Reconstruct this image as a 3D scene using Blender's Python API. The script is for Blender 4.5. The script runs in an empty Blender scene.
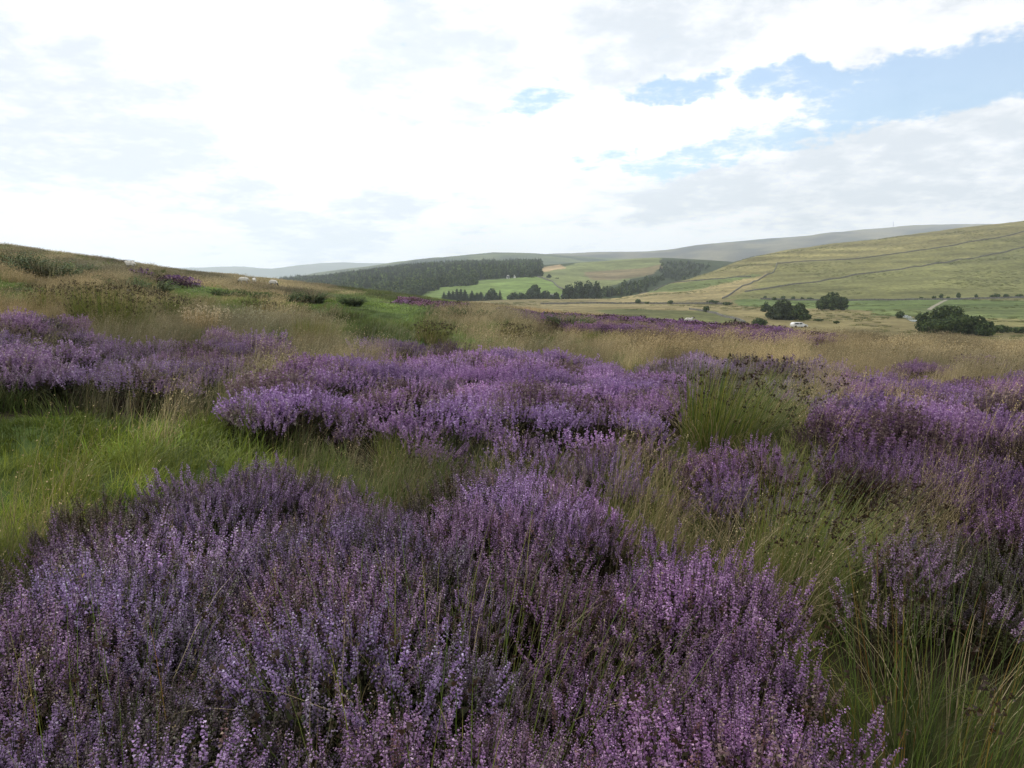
import bpy, bmesh, math, random
import numpy as np
from mathutils import Vector, Matrix

SC = bpy.context.scene
COL = SC.collection
R = math.radians
rng = np.random.default_rng(11)
random.seed(4)

# ------------------------------------------------------------------ camera model
W, HH, F = 1024, 768, 759.0
CAMZ = 1.62
HORIZON = 285.0
PITCH = math.atan((384 - HORIZON) / F)
CP, SP = math.cos(PITCH), math.sin(PITCH)

def tan_el(py):
    dv = (384 - np.asarray(py, float)) / F
    return (-SP + dv * CP) / (CP + dv * SP)

def lateral(px, py=HORIZON):
    dv = (384 - np.asarray(py, float)) / F
    return ((np.asarray(px, float) - 512) / F) / (CP + dv * SP)

def project(X, Y, Z):
    z = Z - CAMZ
    depth = Y * CP - z * SP
    up = Y * SP + z * CP
    depth = np.maximum(depth, 0.05)
    return 512 + F * X / depth, 384 - F * up / depth

# ------------------------------------------------------------------ noise
def _hash(ix, iy, seed):
    n = (ix.astype(np.int64) * 374761393 + iy.astype(np.int64) * 668265263 + seed * 1442695041) & 0xFFFFFFFF
    n = ((n ^ (n >> 13)) * 1274126177) & 0xFFFFFFFF
    n = (n ^ (n >> 16)) & 0xFFFFFFFF
    return n / 4294967295.0

def vnoise(x, y, seed=0):
    x = np.asarray(x, float); y = np.asarray(y, float)
    ix = np.floor(x); iy = np.floor(y)
    fx = x - ix; fy = y - iy
    ux = fx * fx * (3 - 2 * fx); uy = fy * fy * (3 - 2 * fy)
    a = _hash(ix, iy, seed); b = _hash(ix + 1, iy, seed)
    c = _hash(ix, iy + 1, seed); d = _hash(ix + 1, iy + 1, seed)
    return (a * (1 - ux) + b * ux) * (1 - uy) + (c * (1 - ux) + d * ux) * uy

def fbm(x, y, seed=0, octv=4):
    s = 0.0; amp = 0.5; tot = 0.0
    for o in range(octv):
        s = s + amp * vnoise(x * 2 ** o + 17.3 * o, y * 2 ** o - 9.1 * o, seed + o)
        tot += amp; amp *= 0.5
    return s / tot * 2 - 1

def sstep(a, b, x):
    t = np.clip((x - a) / (b - a), 0, 1)
    return t * t * (3 - 2 * t)

def in_poly(px, py, poly):
    res = np.zeros(px.shape, bool)
    n = len(poly)
    for i in range(n):
        x1, y1 = poly[i]; x2, y2 = poly[(i + 1) % n]
        if y1 == y2:
            continue
        c = ((y1 > py) != (y2 > py)) & (px < (x2 - x1) * (py - y1) / (y2 - y1) + x1)
        res ^= c
    return res

# ------------------------------------------------------------------ terrain tables
def pchip(xs, ys, x):
    xs = np.asarray(xs, float); ys = np.asarray(ys, float)
    h = np.diff(xs); d = np.diff(ys) / h
    m = np.zeros_like(xs)
    for i in range(1, len(xs) - 1):
        if d[i - 1] * d[i] > 0:
            w1 = 2 * h[i] + h[i - 1]; w2 = h[i] + 2 * h[i - 1]
            m[i] = (w1 + w2) / (w1 / d[i - 1] + w2 / d[i])
    m[0] = d[0]; m[-1] = d[-1]
    k = np.clip(np.searchsorted(xs, x) - 1, 0, len(xs) - 2)
    t = (x - xs[k]) / h[k]
    t = np.clip(t, 0, 1)
    return ((2 * t**3 - 3 * t**2 + 1) * ys[k] + (t**3 - 2 * t**2 + t) * h[k] * m[k]
            + (-2 * t**3 + 3 * t**2) * ys[k + 1] + (t**3 - t**2) * h[k] * m[k + 1])

# columns: pixel x -> moor edge, dip behind it, valley, foot of the hill, hillside, crest, behind
G_TAB = {
 -500: [(62,191),(100,207.2),(300,330),(480,330),(700,330),(900,330),(1100,335)],
 0: [(75,246),(115,257.9),(300,330),(480,330),(700,330),(900,330),(1100,335)],
 130: [(82,264.5),(120,274.8),(300,330),(480,325),(700,325),(900,325),(1100,335)],
 280: [(108,282),(150,291.1),(320,320),(480,312),(700,312),(900,312),(1100,320)],
 400: [(112,295),(155,304),(330,310),(480,305),(600,302),(680,303),(1000,312)],
 500: [(104,308),(145,315),(330,309),(480,304),(590,300),(660,301),(900,312)],
 560: [(100,314),(142,320.5),(330,309),(480,303),(590,299),(660,300),(900,312)],
 600: [(95,317.5),(140,324.5),(330,309),(480,302),(580,299),(650,298.5),(850,310)],
 640: [(92,322),(138,329),(320,310),(470,302),(560,297),(650,291),(850,306)],
 700: [(87,327.5),(130,334.5),(300,313),(460,302),(600,288),(800,275),(1000,295)],
 760: [(80,331.5),(122,339.5),(280,317),(450,302),(650,277),(950,255.5),(1200,280)],
 880: [(72,344),(108,353),(240,322),(450,300),(680,266),(1000,239.5),(1250,270)],
 1024: [(66,352.5),(104,361.1),(230,327),(450,298),(680,258),(1000,222),(1250,250)],
 1500: [(62,359),(104,367),(220,330),(450,292),(680,235),(1000,170),(1250,205)],
}
def build_table(tab, near=True):
    pxs = sorted(tab)
    cols = np.linspace(pxs[0], pxs[-1], 401)
    K = len(tab[pxs[0]])
    nodesY = np.zeros((K, len(cols))); nodesZ = np.zeros((K, len(cols)))
    for k in range(K):
        nodesY[k] = np.exp(pchip(pxs, [math.log(tab[p][k][0]) for p in pxs], cols))
        yy = pchip(pxs, [tab[p][k][1] for p in pxs], cols)
        nodesZ[k] = CAMZ + nodesY[k] * tan_el(yy)
    lo = math.log(0.5) if near else math.log(tab[pxs[0]][0][0] * 0.9)
    LY = np.linspace(lo, math.log(max(tab[p][-1][0] for p in pxs) * 1.1), 700)
    Z = np.zeros((len(cols), len(LY)))
    for i in range(len(cols)):
        ny, nz = nodesY[:, i], nodesZ[:, i]
        if near:
            D, ez = ny[0], nz[0]
            e = 1.25 if ez > 0 else 1.5
            nr = np.array([0.3, 0.5, 0.7, 0.85])
            xs = np.concatenate([[math.log(0.4), math.log(2), math.log(6)], np.log(nr * D), np.log(ny)])
            zs = np.concatenate([[0, ez * (2 / D) ** e, ez * (6 / D) ** e], ez * nr ** e, nz])
        else:
            xs = np.log(ny); zs = nz
        Z[i] = pchip(xs, zs, LY)
    for _ in range(2):                       # soften the crest along the rows
        Z[:, 1:-1] = 0.25 * Z[:, :-2] + 0.5 * Z[:, 1:-1] + 0.25 * Z[:, 2:]
    return cols, LY, Z

def lookup(tb, X, Y):
    cols, LY, Z = tb
    X = np.asarray(X, float); Y = np.asarray(Y, float)
    a = X / np.maximum(Y, 2.0)
    px = 512 + a * F * (CP + ((384 - HORIZON) / F) * SP)
    ci = np.clip((px - cols[0]) / (cols[1] - cols[0]), 0, len(cols) - 1.001)
    li = np.clip((np.log(np.maximum(Y, 0.5)) - LY[0]) / (LY[1] - LY[0]), 0, len(LY) - 1.001)
    i = ci.astype(int); j = li.astype(int); u = ci - i; v = li - j
    return ((Z[i, j] * (1 - v) + Z[i, j + 1] * v) * (1 - u) + (Z[i + 1, j] * (1 - v) + Z[i + 1, j + 1] * v) * u)

T_G = build_table(G_TAB)
BUMPS = []          # gentle moor hummocks: x, y, radius, height
def ground_z(X, Y):
    X = np.asarray(X, float); Y = np.asarray(Y, float)
    z = lookup(T_G, X, Y)
    near = 1 - sstep(50, 110, Y)
    hol = np.exp(-(((X + 3.6) / 2.2) ** 2 + ((Y - 5.2) / 1.9) ** 2))
    z = z + hol * 0.16 * fbm(X / 0.55, Y / 0.55, 19, 3)
    z = z + near * (0.07 * fbm(X / 1.7, Y / 1.7, 3, 3) * sstep(1.0, 4.0, np.hypot(X, Y)))
    z = z + near * 0.22 * fbm(X / 9.0, Y / 9.0, 8, 3) * sstep(6, 22, Y)
    far = sstep(110, 300, Y)
    z = z + far * (1.2 * fbm(X / 60.0, Y / 60.0, 12, 4) + 0.25 * fbm(X / 9.0, Y / 9.0, 14, 3))
    z = z + sstep(480, 700, Y) * 5.5 * fbm(X / 140.0, Y / 60.0, 22, 5)
    for bx, by, br, bh in BUMPS:
        z = z + bh * np.exp(-((X - bx) ** 2 + (Y - by) ** 2) / (br * br))
    return z
BUMPS += [(0.15, 4.0, 1.1, 0.07), (-1.2, 9.6, 2.2, 0.10), (0.9, 10.6, 1.6, 0.08), (4.6, 7.5, 1.6, 0.12)]

W_TAB = {
 -200: [(600,330),(850,315),(1100,310),(1400,306),(1900,312)],
  200: [(600,320),(850,305),(1100,297),(1400,293),(1900,302)],
  300: [(600,312),(850,296),(1100,288),(1400,283),(1900,295)],
  350: [(600,308),(850,290),(1100,282),(1400,276),(1900,290)],
  430: [(600,304),(850,283.5),(1100,275),(1400,268.5),(1900,284)],
  500: [(600,302),(850,278.5),(1100,272),(1400,266.5),(1900,282)],
  540: [(600,301),(850,277.5),(1100,271.5),(1400,265),(1900,280)],
  600: [(600,300),(850,283),(1100,272),(1400,261),(1900,276)],
  655: [(600,300),(850,285),(1100,270),(1400,258),(1900,272)],
  700: [(600,300),(850,287),(1100,273),(1400,259.5),(1900,274)],
  760: [(600,300),(850,289),(1100,277),(1400,264),(1900,278)],
  900: [(600,305),(850,295),(1100,285),(1400,275),(1900,285)],
}
T_W = build_table(W_TAB, near=False)
def wood_z(X, Y):
    return lookup(T_W, X, Y) + 1.6 * fbm(np.asarray(X) / 90.0, np.asarray(Y) / 90.0, 31, 4)

def hit(px, py, zf=ground_z, ymin=1.0, ymax=1300.0, h=0.0):
    Y = np.exp(np.linspace(math.log(ymin), math.log(ymax), 5000))
    X = lateral(px, py) * Y
    Z = CAMZ + Y * tan_el(py)
    g = zf(X, Y) + h
    k = np.argmax(Z <= g)
    if not (Z <= g).any():
        k = np.argmin(Z - g)
    return float(X[k]), float(Y[k]), float(zf(X[k:k+1], Y[k:k+1])[0])

# ------------------------------------------------------------------ object helpers
def tag(o, label=None, cat=None, group=None, kind=None):
    if label: o['label'] = label
    if cat: o['category'] = cat
    if group: o['group'] = group
    if kind: o['kind'] = kind
    return o

def link(o, parent=None):
    COL.objects.link(o)
    if parent is not None:
        o.parent = parent
    return o

def empty(name, loc, rz=0.0):
    o = bpy.data.objects.new(name, None)
    o.empty_display_size = 0.3
    COL.objects.link(o)
    o.location = loc; o.rotation_euler = (0, 0, rz)
    return o

def mesh_np(name, V, faces, cols=None, mat=None, smooth=False, midx=None):
    """faces: list of integer arrays (n,3) and/or (n,4)."""
    me = bpy.data.meshes.new(name)
    V = np.asarray(V, np.float32)
    faces = [np.asarray(f, np.int32) for f in faces if len(f)]
    loops = np.concatenate([f.ravel() for f in faces])
    starts, tot = [], 0
    for f in faces:
        k = f.shape[1]
        starts.append(np.arange(len(f), dtype=np.int32) * k + tot); tot += f.size
    starts = np.concatenate(starts)
    me.vertices.add(len(V)); me.vertices.foreach_set('co', V.ravel())
    me.loops.add(len(loops)); me.loops.foreach_set('vertex_index', loops)
    me.polygons.add(len(starts)); me.polygons.foreach_set('loop_start', starts)
    if cols is not None:
        at = me.attributes.new('col', 'FLOAT_COLOR', 'POINT')
        c = np.ones((len(V), 4), np.float32); c[:, :3] = cols
        at.data.foreach_set('color', c.ravel())
    if midx is not None:
        me.polygons.foreach_set('material_index', np.asarray(midx, np.int32))
    me.polygons.foreach_set('use_smooth', np.full(len(starts), smooth, bool))
    me.update(calc_edges=True); me.validate()
    for m in (mat if isinstance(mat, (list, tuple)) else [mat]):
        if m is not None:
            me.materials.append(m)
    return me

def obj(name, me, parent=None):
    return link(bpy.data.objects.new(name, me), parent)

class Soup:
    """collects triangles and quads with a colour per vertex"""
    def __init__(s):
        s.V, s.C, s.T, s.Q, s.n = [], [], [], [], 0
    def add(s, V, C, T=None, Q=None):
        V = np.asarray(V, float).reshape(-1, 3)
        C = np.broadcast_to(np.asarray(C, float), V.shape) if np.ndim(C) == 1 else np.asarray(C, float)
        s.V.append(V); s.C.append(C)
        if T is not None and len(T): s.T.append(np.asarray(T, int) + s.n)
        if Q is not None and len(Q): s.Q.append(np.asarray(Q, int) + s.n)
        s.n += len(V)
    def mesh(s, name, mat, smooth=False):
        f = []
        if s.T: f.append(np.concatenate(s.T))
        if s.Q: f.append(np.concatenate(s.Q))
        return mesh_np(name, np.concatenate(s.V), f, np.concatenate(s.C), mat, smooth)

# ------------------------------------------------------------------ materials
def new_mat(name):
    m = bpy.data.materials.new(name); m.use_nodes = True
    m.node_tree.nodes.clear()
    return m, m.node_tree.nodes, m.node_tree.links

def plant_mat(name, instanced, transl=0.3, rough=0.65, spec=0.15):
    m, N, L = new_mat(name)
    out = N.new('ShaderNodeOutputMaterial')
    a = N.new('ShaderNodeAttribute'); a.attribute_name = 'col'
    c = a.outputs['Color']
    if instanced:
        t = N.new('ShaderNodeAttribute'); t.attribute_type = 'INSTANCER'; t.attribute_name = 'tint'
        mx = N.new('ShaderNodeMix'); mx.data_type = 'RGBA'; mx.blend_type = 'MULTIPLY'; mx.inputs[0].default_value = 1
        L.new(c, mx.inputs[6]); L.new(t.outputs['Vector'], mx.inputs[7]); c = mx.outputs[2]
    b = N.new('ShaderNodeBsdfPrincipled')
    b.inputs['Roughness'].default_value = rough
    b.inputs['Specular IOR Level'].default_value = spec
    L.new(c, b.inputs['Base Color'])
    tr = N.new('ShaderNodeBsdfTranslucent'); L.new(c, tr.inputs['Color'])
    ms = N.new('ShaderNodeMixShader'); ms.inputs[0].default_value = transl
    L.new(b.outputs[0], ms.inputs[1]); L.new(tr.outputs[0], ms.inputs[2])
    L.new(ms.outputs[0], out.inputs['Surface'])
    return m

def simple_mat(name, col, rough=0.8, spec=0.3, scale=None, amt=0.25, metallic=0.0):
    m, N, L = new_mat(name)
    out = N.new('ShaderNodeOutputMaterial'); b = N.new('ShaderNodeBsdfPrincipled')
    b.inputs['Roughness'].default_value = rough; b.inputs['Specular IOR Level'].default_value = spec
    b.inputs['Metallic'].default_value = metallic
    b.inputs['Base Color'].default_value = (*col, 1)
    if scale:
        tc = N.new('ShaderNodeTexCoord'); n = N.new('ShaderNodeTexNoise')
        n.inputs['Scale'].default_value = scale; n.inputs['Detail'].default_value = 5
        L.new(tc.outputs['Object'], n.inputs['Vector'])
        r = N.new('ShaderNodeMapRange'); r.inputs[1].default_value = 0.3; r.inputs[2].default_value = 0.7
        r.inputs[3].default_value = 1 - amt; r.inputs[4].default_value = 1 + amt
        L.new(n.outputs[0], r.inputs[0])
        mx = N.new('ShaderNodeMix'); mx.data_type = 'RGBA'; mx.blend_type = 'MULTIPLY'; mx.inputs[0].default_value = 1
        mx.inputs[6].default_value = (*col, 1); L.new(r.outputs[0], mx.inputs[7])
        L.new(mx.outputs[2], b.inputs['Base Color'])
    L.new(b.outputs[0], out.inputs['Surface'])
    return m

def terrain_mat(name, fine, coarse, amt=0.35):
    """colour of the land cover from the mesh, mottled by two sizes of noise"""
    m, N, L = new_mat(name)
    out = N.new('ShaderNodeOutputMaterial'); b = N.new('ShaderNodeBsdfPrincipled')
    b.inputs['Roughness'].default_value = 0.95; b.inputs['Specular IOR Level'].default_value = 0.05
    a = N.new('ShaderNodeAttribute'); a.attribute_name = 'col'
    g = N.new('ShaderNodeNewGeometry')
    prev = a.outputs['Color']
    for sc, am, st in ((fine, amt, 1.0), (coarse, amt * 0.8, 0.5)):
        mp = N.new('ShaderNodeMapping'); mp.inputs['Scale'].default_value = (sc * st, sc, sc)
        L.new(g.outputs['Position'], mp.inputs['Vector'])
        n = N.new('ShaderNodeTexNoise'); n.inputs['Scale'].default_value = 1.0; n.inputs['Detail'].default_value = 6
        n.inputs['Roughness'].default_value = 0.65
        L.new(mp.outputs[0], n.inputs['Vector'])
        r = N.new('ShaderNodeMapRange'); r.inputs[1].default_value = 0.32; r.inputs[2].default_value = 0.68
        r.inputs[3].default_value = 1 - am; r.inputs[4].default_value = 1 + am
        L.new(n.outputs[0], r.inputs[0])
        mx = N.new('ShaderNodeMix'); mx.data_type = 'RGBA'; mx.blend_type = 'MULTIPLY'; mx.inputs[0].default_value = 1
        L.new(prev, mx.inputs[6]); L.new(r.outputs[0], mx.inputs[7]); prev = mx.outputs[2]
    L.new(prev, b.inputs['Base Color'])
    bp = N.new('ShaderNodeBump'); bp.inputs['Strength'].default_value = 0.5; bp.inputs['Distance'].default_value = 0.4
    L.new(n.outputs[0], bp.inputs['Height']); L.new(bp.outputs[0], b.inputs['Normal'])
    L.new(b.outputs[0], out.inputs['Surface'])
    return m

M_HEATH = plant_mat('heather_flowers', True, 0.35, 0.7, 0.1)
M_GRASS = plant_mat('grass_blades', True, 0.35, 0.55, 0.2)
M_TREEI = plant_mat('wood_leaves', True, 0.2, 0.7, 0.1)
M_PLANT = plant_mat('rush_blades', False, 0.3, 0.5, 0.25)
M_LEAF = plant_mat('tree_leaves', False, 0.25, 0.7, 0.1)
M_BARK = simple_mat('bark', (0.09, 0.075, 0.055), 0.9, 0.1, 6, 0.4)
M_STONE = simple_mat('drystone', (0.16, 0.155, 0.14), 0.9, 0.1, 1.6, 0.5)
M_GROUND = terrain_mat('moor_ground', 0.35, 0.05, 0.42)
M_HILL = terrain_mat('hill_grass', 0.11, 0.018, 0.36)

# ------------------------------------------------------------------ where the plants grow
HEATHER = {   # outlines seen from the viewpoint, laid on to the moor
 'front': (0.42, [(-400,600),(-60,570),(0,566),(60,536),(130,505),(230,488),(330,478),(420,487),(480,480),(530,470),(585,492),(640,525),(700,548),(760,588),(815,626),(836,690),(852,768),(870,1000),(-400,1000)]),
 'centre': (0.45, [(222,412),(240,382),(300,366),(360,364),(430,356),(520,354),(580,366),(640,378),(684,392),(678,418),(645,436),(560,430),(500,436),(420,432),(350,424),(290,422),(228,418)]),
 'right': (0.45, [(800,420),(835,384),(900,376),(955,386),(1024,378),(1300,386),(1300,560),(1024,530),(940,522),(880,500),(822,462)]),
 'pale': (0.42, [(832,560),(900,530),(1024,556),(1300,590),(1300,650),(1024,612),(930,622),(866,612)]),
 'left': (0.42, [(-300,322),(0,322),(60,322),(115,346),(180,352),(232,336),(286,346),(270,362),(215,378),(140,388),(80,384),(0,392),(-300,400)]),
 'rear': (0.42, [(345,352),(372,344),(412,338),(444,344),(452,356),(400,362),(355,362)]),
 'behind_rush': (0.42, [(640,366),(700,358),(760,366),(800,374),(850,372),(836,386),(790,396),(690,392),(644,382)]),
 'far': (0.4, [(505,309),(560,315),(640,319),(720,325),(790,331),(830,337),(830,341),(760,340),(690,337),(620,331),(560,326),(516,318)]),
 'distant_right': (0.4, [(880,370),(960,362),(1100,362),(1100,374),(960,374),(900,378)]),
 'ridge': (0.4, [(128,271),(160,274),(190,280),(200,284),(170,282),(140,277)]),
 'slope': (0.4, [(395,297),(430,300),(472,306),(470,311),(430,306),(400,302)]),
}
SPARSE = [(400,455),(500,460),(650,462),(800,470),(830,520),(760,540),(690,520),(600,500),(540,476),(470,484),(400,480)]
GREEN = [
 [(-300,405),(0,408),(110,408),(225,420),(236,450),(215,480),(120,500),(60,530),(0,562),(-300,600)],
 [(655,505),(700,495),(745,505),(750,545),(700,548)],
 [(150,284),(230,282),(330,292),(430,310),(420,322),(330,312),(260,300),(180,302)],
 [(-200,272),(30,282),(60,300),(20,312),(-200,300)],
]
def warp(X, Y, k=1.0):
    s = 0.35 + 0.035 * Y
    dx = fbm(X / (1.3 * s + 0.3), Y / (1.3 * s + 0.3), 41, 3) * 0.55 * s * k
    dy = fbm(X / (1.3 * s + 0.3), Y / (1.3 * s + 0.3), 57, 3) * 0.8 * s * k
    return X + dx, Y + dy

def heather_cover(X, Y, key):
    h, poly = HEATHER[key]
    xw, yw = warp(X, Y)
    px, py = project(xw, yw, ground_z(xw, yw) + h * 0.75)
    return in_poly(px, py, poly) & (Y < 118) & (Y > 0.5)

def in_any(X, Y, polys, h=0.1):
    xw, yw = warp(X, Y)
    px, py = project(xw, yw, ground_z(xw, yw) + h)
    r = np.zeros(X.shape, bool)
    for p in polys: r |= in_poly(px, py, p)
    return r

def any_heather(X, Y):
    r = np.zeros(X.shape, bool)
    for k in HEATHER: r |= heather_cover(X, Y, k)
    return r

# ------------------------------------------------------------------ ground sheet
C_PEAT = np.array([0.030, 0.022, 0.015]); C_GREEN = np.array([0.055, 0.085, 0.022]); C_TAN = np.array([0.13, 0.105, 0.05])
COVER = [   # fields beyond the moor, outlines seen from the viewpoint
 ((0.105, 0.13, 0.045), [(600,300),(622,291),(660,285),(715,279),(752,274),(764,275),(745,279),(715,285),(690,291),(660,292),(620,294)]),
 ((0.24, 0.20, 0.095), [(590,303.5),(620,294),(660,292),(690,291.5),(715,285),(745,279),(764,275),(772,272),(750,284),(722,298),(640,303.5)]),
 ((0.095, 0.13, 0.042), [(735,299),(800,299),(960,299.5),(1060,301),(1060,304),(960,308),(860,310),(735,306)]),
 ((0.10, 0.125, 0.045), [(860,310),(960,308),(1060,304),(1060,321),(960,318),(880,316)]),
 ((0.19, 0.18, 0.075), [(960,318),(1060,320),(1060,334),(990,332),(960,326)]),
 ((0.115, 0.122, 0.05), [(600,311),(660,305),(720,311),(745,323),(700,326),(640,320)]),
 ((0.21, 0.175, 0.085), [(470,303),(600,304.5),(640,305),(720,306),(745,308),(700,311),(600,308),(560,311)]),
 ((0.14, 0.142, 0.054), [(720,299),(746,292),(790,285),(888,271),(955,261),(1018,249),(1100,240),(1100,299)]),
 ((0.155, 0.15, 0.058), [(770,275),(778,264),(872,257),(955,245),(1100,225),(1100,240),(1018,249),(888,271),(790,285),(746,292)]),
]
def paint_ground(V):
    X, Y, Z = V[:, 0], V[:, 1], V[:, 2]
    n1 = fbm(X / 3.0, Y / 3.0, 71, 4); n2 = fbm(X / 40.0, Y / 25.0, 73, 4)
    near = 0.5 + 0.5 * n1
    C = (C_GREEN[None] * (1 - near[:, None]) + C_TAN[None] * near[:, None]) * (0.45 + 0.55 * sstep(8, 25, Y))[:, None]     # ground colour darker towards the viewpoint
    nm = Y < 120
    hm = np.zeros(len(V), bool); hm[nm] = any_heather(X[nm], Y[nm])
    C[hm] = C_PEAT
    gm = np.zeros(len(V), bool); gm[nm] = in_any(X[nm], Y[nm], GREEN); C[gm & ~hm] = C_GREEN
    far = Y > 115
    base = np.array([0.17, 0.145, 0.068])[None] * (1 + 0.25 * n2[:, None])
    hill = sstep(470, 640, Y) * sstep(-0.02, 0.1, X / np.maximum(Y, 1) - 0.12)
    st = fbm(X / 90.0, Z / 3.2 + X / 160.0, 77, 4)
    hc = np.array([0.175, 0.158, 0.066])[None] * (1 + 0.65 * st[:, None])
    base = base * (1 - hill[:, None]) + hc * hill[:, None]
    xw = X + 6 * fbm(X / 25.0, Y / 25.0, 79, 3); yw = Y + 8 * fbm(X / 25.0, Y / 25.0, 83, 3)
    px, py = project(xw, yw, Z)
    for c, poly in COVER:
        m = in_poly(px, py, poly)
        base[m] = np.array(c)[None] * (1 + 0.35 * n2[m, None] + 0.30 * st[m, None])
    t = sstep(100, 130, Y)[:, None]
    return C * (1 - t) + np.clip(base, 0.01, 1) * t

def grid_faces(n, m, off=0):
    i = np.arange(n - 1)[:, None] * m + np.arange(m - 1)[None]
    i = i.ravel() + off
    return np.stack([i, i + m, i + m + 1, i + 1], 1)

def build_ground():
    xs = np.arange(-46, 46.01, 0.25); ys = np.arange(-12, 30.01, 0.2)
    GX, GY = np.meshgrid(xs, ys, indexing='ij')
    V1 = np.stack([GX.ravel(), GY.ravel(), ground_z(GX.ravel(), GY.ravel())], 1)
    F1 = grid_faces(len(xs), len(ys))[:, ::-1]
    a = np.concatenate([np.linspace(-1.6, -0.75, 60)[:-1], np.linspace(-0.75, 0.75, 620), np.linspace(0.75, 1.6, 60)[1:]])
    yy = np.exp(np.linspace(math.log(30.0), math.log(1290), 430))
    A, YY = np.meshgrid(a, yy, indexing='ij')
    X2, Y2 = (A * YY).ravel(), YY.ravel()
    V2 = np.stack([X2, Y2, ground_z(X2, Y2)], 1)
    F2 = grid_faces(len(a), len(yy), len(V1))[:, ::-1]
    V = np.concatenate([V1, V2])
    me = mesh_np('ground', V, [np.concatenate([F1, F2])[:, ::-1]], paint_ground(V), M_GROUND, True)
    tag(obj('ground', me), 'rolling moor and valley floor rising to a grassy hill', 'ground', kind='structure')
build_ground()

def paint_wood(V):
    X, Y, Z = V[:, 0], V[:, 1], V[:, 2]
    n2 = fbm(X / 60.0, Y / 60.0, 91, 4)
    C = np.array([0.035, 0.05, 0.022])[None] * (1 + 0.3 * n2[:, None])
    px, py = project(X + 8 * fbm(X / 50.0, Y / 50.0, 93, 3), Y + 8 * n2, Z)
    for c, poly in [
        ((0.14, 0.16, 0.065), [(530,278),(536,270),(566,266),(600,258),(656,254),(664,264),(652,274),(610,286),(560,300),(540,286)]),
        ((0.16, 0.13, 0.07), [(585,272),(640,268),(662,264),(655,274),(620,280),(590,280)]),
        ((0.13, 0.185, 0.055), [(380,310),(415,294),(440,287),(475,281),(537,276.5),(548,280),(562,288),(578,300),(560,310)]),
        ((0.30, 0.225, 0.13), [(534,273),(541,267),(560,264.5),(566,268.5)]),
    ]:
        m = in_poly(px, py, poly)
        C[m] = np.array(c)[None] * (1 + 0.38 * n2[m, None])
    return np.clip(C, 0.01, 1)

def build_wood_hill():
    a = np.linspace(-0.95, 0.5, 640)
    yy = np.exp(np.linspace(math.log(560), math.log(1950), 200))
    A, YY = np.meshgrid(a, yy, indexing='ij')
    X, Y = (A * YY).ravel(), YY.ravel()
    V = np.stack([X, Y, wood_z(X, Y)], 1)
    me = mesh_np('hillside', V, [grid_faces(len(a), len(yy))], paint_wood(V), M_HILL, True)
    tag(obj('hillside', me), 'green fields and woodland floor on the far side of the valley', 'hillside', kind='structure')
build_wood_hill()

def ridge(name, label, D, prof, depth, cols, seed, rough=1.0):
    """a far range: crest at distance D following a profile, falling away in front and behind"""
    pxs = [p[0] for p in prof]
    n = 420
    px = np.linspace(pxs[0], pxs[-1], n)
    y = pchip(pxs, [p[1] for p in prof], px)
    zc = CAMZ + D * tan_el(y)
    rows = 36
    V = np.zeros((n, rows, 3)); C = np.zeros((n, rows, 3))
    for k in range(rows):
        t = k / (rows - 1) * 1.35
        Yk = D - depth * (1 - t)
        if t <= 1:
            zz = -40 + (zc + 40) * (1 - (1 - t) ** 1.6)
        else:
            zz = zc - (t - 1) ** 1.3 * (zc + 40) * 1.2
        X = lateral(px) * Yk
        nz = fbm(X / (D * 0.06), np.full(n, Yk) / (D * 0.06), seed, 4)
        V[:, k] = np.stack([X, np.full(n, Yk), zz + nz * rough * D * 0.0045 * math.sin(min(t, 1) * math.pi * 0.9)], 1)
        m = sstep(-0.35, 0.35, fbm(X / (D * 0.035), np.full(n, Yk) / (D * 0.05), seed + 5, 4))[:, None]
        m2 = sstep(0.1, 0.5, fbm(X / (D * 0.05), np.full(n, Yk) / (D * 0.04), seed + 9, 3))[:, None]
        C[:, k] = (np.array(cols[0]) * (1 - m) + np.array(cols[1]) * m) * (1 - m2) + np.array(cols[2]) * m2
    me = mesh_np(name, V.reshape(-1, 3), [grid_faces(n, rows)], C.reshape(-1, 3), M_HILL, True)
    return tag(obj(name, me), label, 'hills', kind='structure')

ridge('hills', 'pale blue hills farthest away on the left', 7000,
      [(-300,272),(100,268),(200,267.5),(235,266.5),(270,268),(300,265),(345,262.5),(385,263.5),(440,267),(520,272)], 1800,
      [(0.07,0.09,0.05),(0.10,0.105,0.06),(0.05,0.06,0.04)], 101)
ridge('hills', 'long green hill with dark plantation behind the wood', 3000,
      [(180,285),(300,276),(330,271),(360,267),(400,262),(440,257.5),(470,254.5),(500,253.3),(540,254.5),(570,256.5),(620,259),(680,261),(740,264),(820,272)], 1000,
      [(0.06,0.08,0.04),(0.11,0.13,0.055),(0.022,0.034,0.02)], 131)
ridge('hills', 'brown heathery upland rising along the skyline to the right', 4600,
      [(440,262),(520,256),(560,253.5),(600,252),(640,251.5),(662,250),(700,245.5),(740,241.5),(800,237),(860,229.5),(920,225.5),(960,224.5),(1024,224),(1150,226),(1400,230)], 1900,
      [(0.045,0.04,0.036),(0.15,0.13,0.075),(0.022,0.028,0.022)], 161)

# ------------------------------------------------------------------ prototypes of small plants
def rand_frames(d):
    d = d / np.linalg.norm(d, axis=1, keepdims=True)
    ref = np.where(np.abs(d[:, 2:3]) > 0.9, np.array([[1.0, 0, 0]]), np.array([[0, 0, 1.0]]))
    u = np.cross(d, ref); u /= np.linalg.norm(u, axis=1, keepdims=True)
    return u, np.cross(d, u)

PET = np.array([[0.36, 0.24, 0.395], [0.44, 0.32, 0.475], [0.265, 0.16, 0.31], [0.62, 0.52, 0.64]])
LEAFD = np.array([[0.045, 0.05, 0.025], [0.07, 0.075, 0.035], [0.06, 0.045, 0.03]])

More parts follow.
